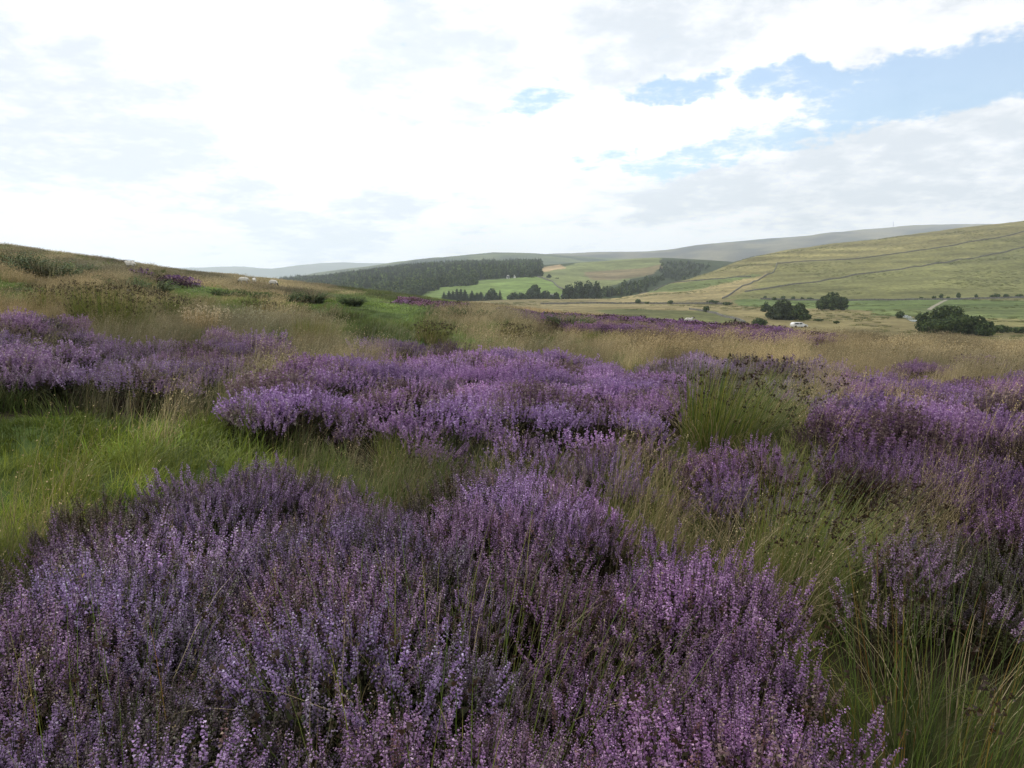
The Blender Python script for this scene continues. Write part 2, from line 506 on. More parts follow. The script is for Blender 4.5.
def tris_at(s, P, size, cols, g, flat=0.0):
    """a randomly turned triangle at each point"""
    n = len(P)
    d = g.normal(size=(n, 3)); d[:, 2] += flat
    u, v = rand_frames(d + 1e-6)
    sz = size * g.uniform(0.6, 1.3, (n, 1))
    th = g.uniform(0, 6.28, (n, 1))
    V = np.stack([P + sz * (np.cos(th + k * 2.094) * u + np.sin(th + k * 2.094) * v) for k in range(3)], 1)
    s.add(V.reshape(-1, 3), np.repeat(cols, 3, 0), T=np.arange(n * 3).reshape(-1, 3))

def bells(s, P, d, size, cols, g):
    """little three-sided bells opening along d"""
    n = len(P)
    u, v = rand_frames(d)
    d = d / np.linalg.norm(d, axis=1, keepdims=True)
    sz = size * g.uniform(0.75, 1.25, (n, 1)); th = g.uniform(0, 6.28, (n, 1))
    ring = [P + d * sz + 0.52 * sz * (np.cos(th + k * 2.094) * u + np.sin(th + k * 2.094) * v) for k in range(3)]
    V = np.stack([P] + ring, 1).reshape(-1, 3)
    b = np.arange(n)[:, None] * 4
    T = np.concatenate([b + np.array([[0, 1, 2]]), b + np.array([[0, 2, 3]]), b + np.array([[0, 3, 1]])])
    s.add(V, np.repeat(cols, 4, 0), T=T)

def sticks(s, A, B, w, col):
    """thin crossed ribbons from A to B"""
    d = B - A
    u, v = rand_frames(d)
    V = []
    n = len(A)
    for k in range(3):
        th = k * 2.094
        o = (math.cos(th) * u + math.sin(th) * v) * w
        V.append(A + o); V.append(B + o * 0.6)
    V = np.stack(V, 1).reshape(-1, 3)
    b = np.arange(n)[:, None] * 6
    Q = np.concatenate([b + np.array([[0, 1, 3, 2]]), b + np.array([[2, 3, 5, 4]]), b + np.array([[4, 5, 1, 0]])])
    s.add(V, col, Q=Q)

def heather_near(seed):
    g = np.random.default_rng(seed); s = Soup()
    n = 15
    r = 0.13 * np.sqrt(g.uniform(0, 1, n)); th = g.uniform(0, 6.28, n)
    tip = np.stack([r * np.cos(th) * 1.15, r * np.sin(th) * 1.15, 0.43 - 1.6 * r * r + g.uniform(-0.10, 0.03, n)], 1)
    low = tip * np.array([0.55, 0.55, 0.45]); base = tip * np.array([0.12, 0.12, 0.0])
    sticks(s, base, low, 0.0025, (0.05, 0.035, 0.025))
    brown = g.uniform(0, 1, n) < 0.10
    def spike(p0, ax, L, dull):
        sticks(s, p0[None], (p0 + ax * L)[None], 0.0012, (0.09, 0.09, 0.045))
        kf = int(L / 0.0031); t = np.linspace(0, 1, kf); bend = g.normal(0, 0.010, 3)
        P = p0 + np.outer(t * L, ax) + np.outer(t * t, bend)
        ph = np.arange(kf) * 2.4 + g.uniform(0, 6)
        u, v = rand_frames(ax[None])
        d = np.cos(ph)[:, None] * u + np.sin(ph)[:, None] * v
        d = d + np.array([0, 0, -0.2]) + g.normal(0, 0.25, d.shape)
        c = PET[g.choice(4, kf, p=[.42, .30, .21, .07])] * g.uniform(0.75, 1.15, (kf, 1))
        if dull: c = c * np.array([0.55, 0.50, 0.30])
        taper = (1.15 - 0.55 * t)[:, None]
        bells(s, P, d, 0.0072 * taper, c, g)
    for i in range(n):
        L = g.uniform(0.045, 0.095)
        ax = tip[i] - low[i]; ax = ax / np.linalg.norm(ax) + g.normal(0, 0.10, 3); ax /= np.linalg.norm(ax)
        p0 = tip[i] - ax * L
        sticks(s, low[i:i+1], p0[None], 0.0018, (0.06, 0.05, 0.03))
        spike(p0, ax, L, brown[i])
        for _ in range(g.integers(1, 3)):          # shorter side spikes below the main one
            q = p0 - ax * g.uniform(0.005, 0.05)
            a2 = ax + g.normal(0, 0.45, 3); a2[2] = abs(a2[2]) + 0.4; a2 /= np.linalg.norm(a2)
            spike(q, a2, g.uniform(0.025, 0.055), brown[i])
        m = 18
        tt = g.uniform(0, 1, m)[:, None]
        tris_at(s, low[i] * (1 - tt) + p0 * tt + g.normal(0, 0.007, (m, 3)), 0.006, LEAFD[g.integers(0, 3, m)] * 1.3, g)
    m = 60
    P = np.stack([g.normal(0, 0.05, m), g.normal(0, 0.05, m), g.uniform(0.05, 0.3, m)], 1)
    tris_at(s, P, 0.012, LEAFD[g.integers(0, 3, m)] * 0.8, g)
    # a bare grey twig or two
    k = g.integers(1, 4); B = np.stack([g.normal(0, 0.08, k), g.normal(0, 0.08, k), g.uniform(0.30, 0.46, k)], 1)
    sticks(s, B * np.array([0.2, 0.2, 0.1]), B, 0.0014, (0.13, 0.11, 0.09))
    return s.mesh('heather_sprig', M_HEATH)

def heather_mid(seed):
    g = np.random.default_rng(seed); s = Soup()
    n = 24
    r = 0.17 * np.sqrt(g.uniform(0, 1, n)); th = g.uniform(0, 6.28, n)
    tip = np.stack([r * np.cos(th) * 1.15, r * np.sin(th) * 1.15, 0.44 - 1.8 * r * r + g.uniform(-0.06, 0.05, n)], 1)
    low = tip * np.array([0.5, 0.5, 0.35])
    sticks(s, low * np.array([.2, .2, 0]), low, 0.004, (0.05, 0.035, 0.025))
    for i in range(n):
        L = g.uniform(0.07, 0.14); ax = tip[i] - low[i]; ax = ax / np.linalg.norm(ax) + g.normal(0, 0.1, 3)
        k = 24; t = g.uniform(0, 1, k)[:, None]
        tris_at(s, tip[i] - ax * L * t + g.normal(0, 0.0045, (k, 3)), 0.0085, PET[g.choice(4, k, p=[.40, .27, .21, .12])] * g.uniform(0.8, 1.15, (k, 1)), g)
        k = 6; t = g.uniform(0, 1, k)[:, None]
        tris_at(s, low[i] * t + (tip[i] - ax * L) * (1 - t), 0.015, LEAFD[g.integers(0, 3, k)], g)
    return s.mesh('heather_sprig', M_HEATH)

def heather_far(seed, rad, size, nf, nl, h=0.42):
    g = np.random.default_rng(seed); s = Soup()
    r = rad * np.sqrt(g.uniform(0, 1, nf)); th = g.uniform(0, 6.28, nf)
    z = h * (1 - 0.45 * (r / rad) ** 2) + g.uniform(-0.16, 0.03, nf)
    P = np.stack([r * np.cos(th), r * np.sin(th), z], 1)
    tris_at(s, P, size, PET[g.choice(4, nf, p=[.45, .25, .25, .05])] * g.uniform(0.7, 1.15, (nf, 1)), g)
    r = rad * np.sqrt(g.uniform(0, 1, nl)); th = g.uniform(0, 6.28, nl)
    P = np.stack([r * np.cos(th), r * np.sin(th), g.uniform(0.02, h * 0.8, nl)], 1)
    tris_at(s, P, size * 1.4, LEAFD[g.integers(0, 3, nl)], g)
    return s.mesh('heather_sprig', M_HEATH)

def blades(s, root, az, lean, L, w, cb, ct, g, seg=4, curl=1.0):
    """curved ribbons; returns the tips and their directions"""
    n = len(root)
    hd = np.stack([np.cos(az), np.sin(az), np.zeros(n)], 1)
    side = np.stack([-np.sin(az), np.cos(az), np.zeros(n)], 1)
    tw = g.uniform(-0.9, 0.9, n)[:, None]
    pos = root.copy(); rows, cr = [], []
    ang = lean * 0.35
    for k in range(seg + 1):
        t = k / seg
        wd = (w * (1 - t) ** 0.6 * (1 if k < seg else 0.15))[:, None]
        sd = side * np.cos(tw * t) + hd * np.sin(tw * t)
        rows += [pos - sd * wd * 0.5, pos + sd * wd * 0.5]
        c = cb * (1 - t) + ct * t; cr += [c, c]
        dirv = hd * np.sin(ang)[:, None] + np.array([0, 0, 1.0]) * np.cos(ang)[:, None]
        if k < seg:
            pos = pos + dirv * (L / seg)[:, None]
        ang = ang + lean * curl * 1.3 / seg
    V = np.stack(rows, 1).reshape(-1, 3); C = np.stack(cr, 1).reshape(-1, 3)
    m = 2 * (seg + 1); b = np.arange(n)[:, None] * m
    Q = np.concatenate([b + np.array([[2 * k, 2 * k + 1, 2 * k + 3, 2 * k + 2]]) for k in range(seg)])
    s.add(V, C, Q=Q)
    return pos, dirv

def pick(g, pal, n, j=0.38):
    pal = np.array(pal)
    return pal[g.integers(0, len(pal), n)] * g.uniform(1 - j, 1 + j, (n, 1))

P_GREEN = [(0.09,0.15,0.025),(0.12,0.18,0.035),(0.16,0.205,0.05),(0.065,0.105,0.025)]
P_OLIVE = [(0.13,0.15,0.04),(0.18,0.17,0.06),(0.10,0.125,0.035),(0.24,0.20,0.085)]
P_TAN = [(0.30,0.235,0.115),(0.36,0.29,0.16),(0.23,0.175,0.085),(0.42,0.35,0.21)]
P_RUSH = [(0.09,0.15,0.025),(0.12,0.18,0.04),(0.16,0.19,0.04),(0.06,0.10,0.022)]

def tuft(seed, kind, rad, n, w, hmin, hmax, mat=None):
    g = np.random.default_rng(seed); s = Soup()
    r = rad * np.sqrt(g.uniform(0, 1, n)); th = g.uniform(0, 6.28, n)
    root = np.stack([r * np.cos(th), r * np.sin(th), np.full(n, -0.02)], 1)
    L = g.uniform(hmin, hmax, n)
    if kind == 'green':
        az = g.normal(0.2, 1.1, n); lean = np.abs(g.normal(0.95, 0.4, n))
        blades(s, root, az, lean, L, np.full(n, w), pick(g, P_GREEN, n), pick(g, P_GREEN, n) * 1.15, g, 4)
    elif kind == 'olive':
        az = g.normal(0.1, 1.2, n); lean = np.abs(g.normal(0.55, 0.3, n))
        blades(s, root, az, lean, L, np.full(n, w), pick(g, P_GREEN, n), pick(g, P_OLIVE, n), g, 4)
    else:
        k = n // 2
        az = g.normal(0.0, 0.9, n); lean = np.abs(g.normal(0.5, 0.25, n))
        blades(s, root[:k], az[:k], lean[:k] * 1.4, L[:k] * 0.6, np.full(k, w), pick(g, P_OLIVE, k), pick(g, P_TAN, k), g, 3)
        tip, d = blades(s, root[k:], az[k:], lean[k:], L[k:], np.full(n - k, w * 0.6), pick(g, P_TAN, n - k) * 0.85, pick(g, P_TAN, n - k), g, 4)
        q = 5
        P = np.repeat(tip, q, 0) - np.repeat(d, q, 0) * g.uniform(0, 0.10, (len(tip) * q, 1)) + g.normal(0, max(0.0025, w * 0.55), (len(tip) * q, 3))
        tris_at(s, P, max(0.0032, w * 0.95), pick(g, P_TAN, len(P)) * 1.05, g)
    return s.mesh('grass_tuft', mat or M_GRASS)

def proto_collection(name, meshes):
    c = bpy.data.collections.new(name)
    for i, me in enumerate(meshes):
        c.objects.link(bpy.data.objects.new('%s_%03d' % (name, i), me))
    return c

def scatter_group(coll):
    ng = bpy.data.node_groups.new('scatter_' + coll.name, 'GeometryNodeTree')
    ng.interface.new_socket('Geometry', in_out='INPUT', socket_type='NodeSocketGeometry')
    ng.interface.new_socket('Geometry', in_out='OUTPUT', socket_type='NodeSocketGeometry')
    N, L = ng.nodes, ng.links
    i = N.new('NodeGroupInput'); o = N.new('NodeGroupOutput')
    ci = N.new('GeometryNodeCollectionInfo'); ci.inputs['Collection'].default_value = coll
    ci.inputs['Separate Children'].default_value = True; ci.inputs['Reset Children'].default_value = True
    ip = N.new('GeometryNodeInstanceOnPoints'); ip.inputs['Pick Instance'].default_value = True
    def na(nm, ty):
        a = N.new('GeometryNodeInputNamedAttribute'); a.data_type = ty; a.inputs['Name'].default_value = nm
        return a.outputs['Attribute']
    L.new(i.outputs[0], ip.inputs['Points']); L.new(ci.outputs[0], ip.inputs['Instance'])
    L.new(na('idx', 'INT'), ip.inputs['Instance Index'])
    e = N.new('FunctionNodeEulerToRotation'); L.new(na('rot', 'FLOAT_VECTOR'), e.inputs[0])
    L.new(e.outputs[0], ip.inputs['Rotation'])
    L.new(na('scl', 'FLOAT_VECTOR'), ip.inputs['Scale'])
    L.new(ip.outputs[0], o.inputs[0])
    return ng

def scatter(name, ng, P, idx, rot, scl, tint, label, cat, group=None):
    me = bpy.data.meshes.new(name)
    n = len(P)
    me.vertices.add(n); me.vertices.foreach_set('co', np.asarray(P, np.float32).ravel())
    me.attributes.new('idx', 'INT', 'POINT').data.foreach_set('value', np.asarray(idx, np.int32))
    me.attributes.new('rot', 'FLOAT_VECTOR', 'POINT').data.foreach_set('vector', np.asarray(rot, np.float32).ravel())
    me.attributes.new('scl', 'FLOAT_VECTOR', 'POINT').data.foreach_set('vector', np.asarray(scl, np.float32).ravel())
    me.attributes.new('tint', 'FLOAT_VECTOR', 'POINT').data.foreach_set('vector', np.asarray(tint, np.float32).ravel())
    o = obj(name, me)
    md = o.modifiers.new('scatter', 'NODES'); md.node_group = ng
    tag(o, label, cat, group, 'stuff')
    return o

HP = [heather_near(100 + i) for i in range(8)] + [heather_mid(200 + i) for i in range(6)] + \
     [heather_far(300 + i, 0.30, 0.018, 270, 80) for i in range(5)] + [heather_far(400 + i, 0.75, 0.06, 190, 60, 0.40) for i in range(4)]
NG_H = scatter_group(proto_collection('heather_sprig', HP))
H_IDX = [(0, 8), (8, 14), (14, 19), (19, 23)]
BANDS = [(1.0, 6.0), (6.0, 17.0), (17.0, 46.0), (46.0, 125.0)]
GP = []
G_IDX = {}
for kind, (h0, h1) in (('green', (0.12, 0.30)), ('olive', (0.22, 0.48)), ('tan', (0.38, 0.72))):
    for b, (rad, n, w) in enumerate([(0.09, 30, 0.0040), (0.15, 40, 0.0075), (0.36, 75, 0.016), (0.95, 105, 0.036)]):
        G_IDX[kind, b] = (len(GP), len(GP) + 4)
        GP += [tuft(1000 + 37 * b + i + len(GP), kind, rad, n, w * (0.75 if kind == 'tan' and b else 1.0), h0, h1) for i in range(4)]
NG_G = scatter_group(proto_collection('grass_tuft', GP))

def fan_points(y0, y1, dens, g, amax=0.80, margin=1.2):
    """evenly scattered points over the part of the moor in and just beside the view"""
    area = amax * (y1 * y1 - y0 * y0) + 2 * margin * (y1 - y0)
    n = int(area * dens)
    Y = np.sqrt(g.uniform(y0 * y0, y1 * y1, int(n * 1.0)))
    X = g.uniform(-1, 1, len(Y)) * (amax * Y + margin)
    return X, Y

def bush_cells(X, Y, size, seed):
    """distance to (0..1) and direction from the middle of the bush a point belongs to, and the bush's own number"""
    gx, gy = np.floor(X / size), np.floor(Y / size)
    best = np.full(X.shape, 9e9); bx = np.zeros(X.shape); by = np.zeros(X.shape); bid = np.zeros(X.shape)
    for i in (-1, 0, 1):
        for j in (-1, 0, 1):
            cx, cy = gx + i, gy + j
            px = (cx + 0.1 + 0.8 * _hash(cx, cy, seed)) * size; py = (cy + 0.1 + 0.8 * _hash(cx, cy, seed + 1)) * size
            d = np.hypot(X - px, Y - py) / (0.8 + 0.5 * _hash(cx, cy, seed + 2))
            m = d < best
            best[m] = d[m]; bx[m] = (X - px)[m]; by[m] = (Y - py)[m]; bid[m] = _hash(cx, cy, seed + 3)[m]
    return np.clip(best / (0.62 * size), 0, 1.3), bx / (0.62 * size), by / (0.62 * size), bid

RUSH_SPOTS = [hit(728, 455)[:2] + (0.72,), hit(800, 600)[:2] + (0.30,), hit(955, 780)[:2] + (0.5,)]
# ---- heather, one object per bed
H_DENS = [105, 62, 15, 3.0]
H_INFO = {
 'front': ('broad bed of lilac heather filling the foreground, with grass stems through it', (1.0, 0.98, 1.0)),
 'centre': ('vivid violet heather mound in the middle, left of the big green rush tussock', (0.98, 0.86, 1.03)),
 'right': ('dark magenta heather bank running off to the right behind the rush tussock', (0.80, 0.68, 0.82)),
 'pale': ('greyish lilac heather with grass stalks below the dark magenta bank', (0.90, 0.90, 0.88)),
 'left': ('dusty purple heather patches beyond the green grass on the left', (0.80, 0.76, 0.80)),
 'rear': ('small dull mauve heather hump behind the violet mound', (0.62, 0.58, 0.60)),
 'behind_rush': ('thin pale heather showing behind the top of the rush tussock', (0.80, 0.78, 0.82)),
 'far': ('deep purple heather strip along the brow of the moor below the valley trees', (0.72, 0.57, 0.68)),
 'distant_right': ('thin heather streak in the straw grass under the large dome topped tree', (0.66, 0.56, 0.64)),
 'ridge': ('thin purple heather streak on the slope beside the topmost sheep', (0.5, 0.38, 0.5)),
 'slope': ('pinkish heather streak on the brow in front of the green field', (0.75, 0.58, 0.62)),
}
taken = None
g = np.random.default_rng(5)
hp_pts = {k: [] for k in HEATHER}
for b, (y0, y1) in enumerate(BANDS):
    X, Y = fan_points(y0, y1, H_DENS[b], g)
    Z = ground_z(X, Y)
    lumps = fbm(X / 0.9, Y / 0.9, 211, 3) if b < 2 else fbm(X / 3, Y / 3, 213, 3)
    sparse_px, sparse_py = project(*warp(X, Y), Z + 0.2)
    sp = in_poly(sparse_px, sparse_py, SPARSE)
    used = np.zeros(len(X), bool)
    for key in HEATHER:
        m = heather_cover(X, Y, key) & ~used
        used |= m
        thin = 1.0
        for rx_, ry_, rr_ in RUSH_SPOTS: m &= np.hypot(X - rx_, Y - ry_) > rr_
        if key == 'pale': thin = 0.6
        if key == 'left': thin = 0.8
        if key in ('slope', 'rear'): thin = 0.45
        if key == 'ridge': thin = 0.2
        if key == 'behind_rush': thin = 0.5
        if key in ('distant_right',): thin = 0.55
        keep = m & (g.uniform(0, 1, len(X)) < thin * sstep(*{'front': (-0.55, -0.25), 'left': (-0.25, 0.3), 'pale': (-0.3, 0.25)}.get(key, (-0.5, 0.08)), lumps + g.uniform(-.25, .25, len(X))))
        if key == 'centre':
            keep |= sp & ~used & (g.uniform(0, 1, len(X)) < 0.26) & (lumps > -0.08)
        i = np.nonzero(keep)[0]
        hp_pts[key].append((np.full(len(i), b), X[i], Y[i], Z[i], lumps[i]))
for key, parts in hp_pts.items():
    b = np.concatenate([p[0] for p in parts]); X = np.concatenate([p[1] for p in parts]); Y = np.concatenate([p[2] for p in parts])
    Z = np.concatenate([p[3] for p in parts]); lu = np.concatenate([p[4] for p in parts])
    n = len(X)
    lo = np.array([i[0] for i in H_IDX])[b]; hi = np.array([i[1] for i in H_IDX])[b]
    idx = lo + (g.uniform(0, 1, n) * (hi - lo)).astype(int)
    cs = np.array([0.62, 0.85, 1.3, 2.6])
    d = np.zeros(n); ox = np.zeros(n); oy = np.zeros(n); bid = np.zeros(n)
    for k in range(4):
        mk = b == k
        if mk.any(): d[mk], ox[mk], oy[mk], bid[mk] = bush_cells(X[mk] + 0.15 * fbm(X[mk] * 2, Y[mk] * 2, 7, 2), Y[mk], cs[k], 61)
    dome = np.sqrt(np.clip(1 - 0.85 * np.minimum(d, 1) ** 2, 0, 1))
    rz = g.uniform(-0.5, 0.5, n)
    tilt = 0.32
    rot = np.stack([-oy * tilt + g.normal(0, 0.11, n), ox * tilt + g.normal(0.05, 0.11, n), rz], 1)
    sc = g.uniform(0.86, 1.12, n) * (0.52 + 0.62 * dome) * (1 + 0.12 * lu) * (0.88 + 0.28 * bid)
    wide = np.maximum(sc, 0.75)
    scl = np.stack([wide * g.uniform(0.9, 1.15, n), wide * g.uniform(0.9, 1.15, n), sc], 1)
    label, ct = H_INFO[key]
    tint = np.tile(np.array(ct), (n, 1)) * g.uniform(0.75, 1.2, (n, 1))
    big = fbm(X / 1.6, Y / 1.6, 223, 3)[:, None]
    tint = tint * (1 + 0.3 * big * np.array([[0.95, 1.1, 0.9]]))
    if key == 'front':      # bluer and duller on the left, brighter on the hump at the right
        t = sstep(-0.6, 0.4, X + 0.15 * big[:, 0])[:, None]
        tint = tint * ((1 - t) * np.array([[1.06, 1.08, 1.10]]) + t * np.array([[1.20, 1.08, 1.19]]))
    h2 = (bid * 7.13) % 1.0; h3 = (bid * 13.7) % 1.0
    tint = tint * (0.72 + 0.5 * h2)[:, None] * (1 + (h3 - 0.5)[:, None] * np.array([[0.12, 0.0, -0.06]]))
    tint = tint * (0.55 + 0.45 * sstep(1.15, 0.6, d + g.normal(0, .15, n)))[:, None] ** np.array([[0.6, 0.4, 0.9]])  # shade between bushes put into the tint, darker towards each bush's edge
    faded = (g.uniform(0, 1, n) < 0.12) | ((h2 < 0.13) & (g.uniform(0, 1, n) < 0.75))
    tint[faded] *= np.array([0.62, 0.72, 0.42])
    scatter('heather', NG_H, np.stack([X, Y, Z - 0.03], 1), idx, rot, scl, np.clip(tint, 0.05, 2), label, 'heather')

# ---- grasses
g = np.random.default_rng(6)
G_DENS = [115, 62, 13, 2.4]
gp = {'green': [], 'olive': [], 'tan': [], 'stalk': []}
for b, (y0, y1) in enumerate(BANDS):
    X, Y = fan_points(y0, y1, G_DENS[b], g)
    Z = ground_z(X, Y)
    hm = any_heather(X, Y); gm = in_any(X, Y, GREEN) & ~hm
    px, py = project(X, Y, Z)
    n1 = fbm(X / (0.8 + 0.06 * Y), Y / (0.8 + 0.06 * Y), 301, 3)
    u = g.uniform(0, 1, len(X))
    tanp = sstep(8, 16, Y) * 0.62 + 0.10 + 0.5 * n1
    tanp = tanp + sstep(520, 700, px) * sstep(14, 25, Y) * 0.35
    tanp = tanp - (px < 460) * sstep(20, 30, Y) * 0.18
    tanp = np.where(gm, 0.04 + 0.1 * n1, tanp)
    clump = fbm(X / (0.22 + 0.03 * Y), Y / (0.22 + 0.03 * Y), 331, 2)
    keepg = g.uniform(0, 1, len(X)) < sstep(-0.75, 0.1, clump) * np.where(Y < 7, 0.85, 1.0)
    mid = fbm(X / (1.5 + 0.09 * Y), Y / (2.5 + 0.22 * Y), 337, 3)
    tanp = tanp + 0.9 * mid * (~gm)
    gap = in_poly(px, py, [(560,480),(700,470),(820,480),(850,560),(835,660),(760,600),(640,535)])
    low_right = (px > 800) & (py > 590)
    tanp = np.where(gap, 0.06, np.where(low_right, 0.03, tanp))
    keepg &= ~(gap & (g.uniform(0, 1, len(X)) < 0.35)) & ~(low_right & (g.uniform(0, 1, len(X)) < 0.72))
    for rx_, ry_, rr_ in RUSH_SPOTS[:1]: keepg &= np.hypot(X - rx_, Y - ry_) > rr_
    slope_ = (px < 460) & (Y > 14)
    tanp = tanp - 0.22 * slope_
    gstrip = in_poly(*project(*warp(X, Y), Z), [(-200,270),(0,276),(180,282),(330,294),(440,312),(430,324),(250,316),(100,312),(-200,316)]) & (mid < 0.25)
    tanp = np.where(gstrip, tanp * 0.35, tanp)
    tanp = np.where((px < 330) & (Y > 52), 0.78 + 0.3 * mid, tanp)
    brow = heather_cover(X, Y + 3, 'far') | heather_cover(X, Y + 7, 'far')
    keepg &= ~(brow & (g.uniform(0, 1, len(X)) < 0.7))
    istan = u < tanp
    grn = gm | (gstrip & (g.uniform(0, 1, len(X)) < 0.75)) | ((n1 < -0.12) & (Y < 12)) | ((mid < -0.05) & (Y > 12) & (g.uniform(0, 1, len(X)) < 0.7))
    hm0 = hm; fm = heather_cover(X, Y, 'front') | heather_cover(X, Y, 'centre')
    hm = (hm0 & (fm | (g.uniform(0, 1, len(X)) < 0.78))) | ~keepg
    for kind, m in (('tan', istan & ~hm), ('green', ~istan & grn & ~hm), ('olive', ~istan & ~grn & ~hm),
                    ('stalk', hm0 & (u < (0.055 if b == 0 else 0.07)))):
        i = np.nonzero(m)[0]
        gp[kind].append((np.full(len(i), b), X[i], Y[i], Z[i], n1[i]))
G_INFO = {'green': ('soft green grass in the hollows, thickest left of the foreground heather', 'grass'),
          'olive': ('olive moor grass growing between the heather beds', 'grass'),
          'tan': ('pale straw seeding grass blowing to the right across the moor', 'grass'),
          'stalk': ('thin straw and green grass stalks standing up through the heather', 'grass')}
for kind, parts in gp.items():
    b = np.concatenate([p[0] for p in parts]); X = np.concatenate([p[1] for p in parts]); Y = np.concatenate([p[2] for p in parts])
    Z = np.concatenate([p[3] for p in parts]); n1 = np.concatenate([p[4] for p in parts]); n = len(X)
    kk = np.array(['olive', 'tan'])[(g.uniform(0, 1, n) < 0.6).astype(int)] if kind == 'stalk' else np.full(n, kind)
    idx = np.array([G_IDX[k, bb][0] for k, bb in zip(kk, b)]) + g.integers(0, 4, n)
    swirl = 2.6 * fbm(X / (0.7 + 0.03 * Y), Y / (0.7 + 0.03 * Y), 345, 2) if kind in ('green', 'olive') else 0.5 * fbm(X / 1.5, Y / 1.5, 345, 2)
    rot = np.stack([g.normal(0, 0.1, n), g.normal(0.08, 0.1, n), swirl + g.normal(0.0, 0.35, n)], 1)
    sc = g.uniform(0.7, 1.25, n) * (1 + 0.45 * fbm(X / (0.5 + 0.04 * Y), Y / (0.5 + 0.04 * Y), 349, 2))
    if kind == 'stalk': sc *= 1.15
    hb = np.array([1.0, 1.1, 0.92, 0.55] if kind == 'tan' else [1.0, 0.95, 0.8, 0.62])[b]
    scl = np.stack([sc * (0.55 if kind == 'stalk' else 1), sc * (0.55 if kind == 'stalk' else 1), sc * hb], 1)
    big = fbm(X / (2 + 0.1 * Y), Y / (2 + 0.1 * Y), 323, 3)[:, None]
    tint = g.uniform(0.7, 1.2, (n, 1)) * (1 + 0.55 * big * np.array([[1.0, 0.8, 0.6]]))
    sm = fbm(X / (0.35 + 0.03 * Y), Y / (0.35 + 0.03 * Y), 353, 2)[:, None]
    tint = tint * (1 + 0.75 * sm)
    pxg, _p = project(X, Y, Z)
    tint = tint * (1 - (sstep(520, 380, pxg) * sstep(10, 16, Y) * 0.02)[:, None] * np.array([[1.0, 0.8, 1.1]]))   # greener, darker sward on the slope
    if kind == 'green': tint = tint * (np.array([[1.5, 1.28, 0.9]]) * (Y < 12)[:, None] + (Y >= 12)[:, None])
    label, cat = G_INFO[kind]
    scatter('grass', NG_G, np.stack([X, Y, Z - 0.01], 1), idx, rot, scl, np.clip(tint, 0.1, 2), label, cat)

g = np.random.default_rng(14)
n = 30000
Y = np.sqrt(g.uniform(130 ** 2, 1000 ** 2, n)); X = g.uniform(-0.05, 0.80, n) * Y
pt = fbm(X / 55, Y / 40, 401, 4)
px, py = project(X, Y, ground_z(X, Y))
k = (g.uniform(0, 1, n) < sstep(-0.1, 0.45, pt)) & (ground_z(X, Y) > -40)
X, Y, pt = X[k], Y[k], pt[k]; n = len(X)
sc = g.uniform(0.6, 1.7, n)
scatter('rough_grass', NG_G, np.stack([X, Y, ground_z(X, Y) - 0.05], 1), G_IDX['olive', 3][0] + g.integers(0, 4, n),
        np.stack([0 * X, 0 * X, g.uniform(0, 6.28, n)], 1), np.stack([sc, sc, sc * 0.9], 1), g.uniform(0.5, 1.0, (n, 1)) * np.array([[0.95, 0.95, 0.9]]),
        'rough rushy tufts dotted over the grazing in the valley and on the hill', 'grass')

# ------------------------------------------------------------------ rush tussocks, each a thing of its own
def rush(px, py, label, width, height, n=900, seed=1, lean=0.3, wind=0.25, pal=P_RUSH, dead=0.18, heads=0.4, cat='rush tussock', w=0.004, name='rush_tussock', headcol=(0.035, 0.02, 0.012)):
    x, y, z = hit(px, py, ymax=120)
    root = empty(name, (x, y, z))
    tag(root, label, cat)
    g = np.random.default_rng(seed)
    def mk(k, spread):
        r = width * 0.30 * np.sqrt(g.uniform(0, 1, k)); th = g.uniform(0, 6.28, k)
        P = np.stack([r * np.cos(th), r * np.sin(th), np.full(k, -0.03)], 1)
        P[:, 2] += ground_z(P[:, 0] + x, P[:, 1] + y) - z
        d = np.stack([np.cos(th) * r / (width * 0.3) * spread + wind + g.normal(0, 0.16, k), np.sin(th) * r / (width * 0.3) * spread + g.normal(0, 0.16, k)], 1)
        return P, np.arctan2(d[:, 1], d[:, 0]), np.hypot(d[:, 0], d[:, 1]) * 0.95
    s = Soup()
    P, az, le = mk(n, lean)
    L = height * g.uniform(0.55, 1.08, n)
    tip, d = blades(s, P, az, le, L, np.full(n, w), pick(g, pal, n), pick(g, pal, n) * np.array([1.2, 1.05, 0.9]), g, 5, 0.6)
    obj('foliage', s.mesh('foliage', M_PLANT), root)
    k = int(n * dead)
    if k:
        s = Soup()
        P2, az2, le2 = mk(k, lean * 2.6)
        blades(s, P2, az2, le2 + 0.35, height * g.uniform(0.6, 1.05, k), np.full(k, w), pick(g, P_TAN, k) * 0.8, pick(g, P_TAN, k), g, 5, 0.9)
        obj('dead_foliage', s.mesh('dead_foliage', M_PLANT), root)['label'] = 'dry straw coloured stems'
    if heads > 0:
        s = Soup()
        hsel = g.uniform(0, 1, n) < heads
        q = 9
        Pn = np.repeat((tip - d * (height * 0.12))[hsel], q, 0) + g.normal(0, 0.006 + w, (hsel.sum() * q, 3))
        tris_at(s, Pn, 0.005 + w, np.tile(np.array(headcol), (len(Pn), 1)) * g.uniform(0.6, 1.6, (len(Pn), 1)), g)
        o = obj('seed_head', s.mesh('seed_head', M_PLANT), root); o['label'] = 'dark brown seed clusters near the stem tips'; o['kind'] = 'stuff'
    return root

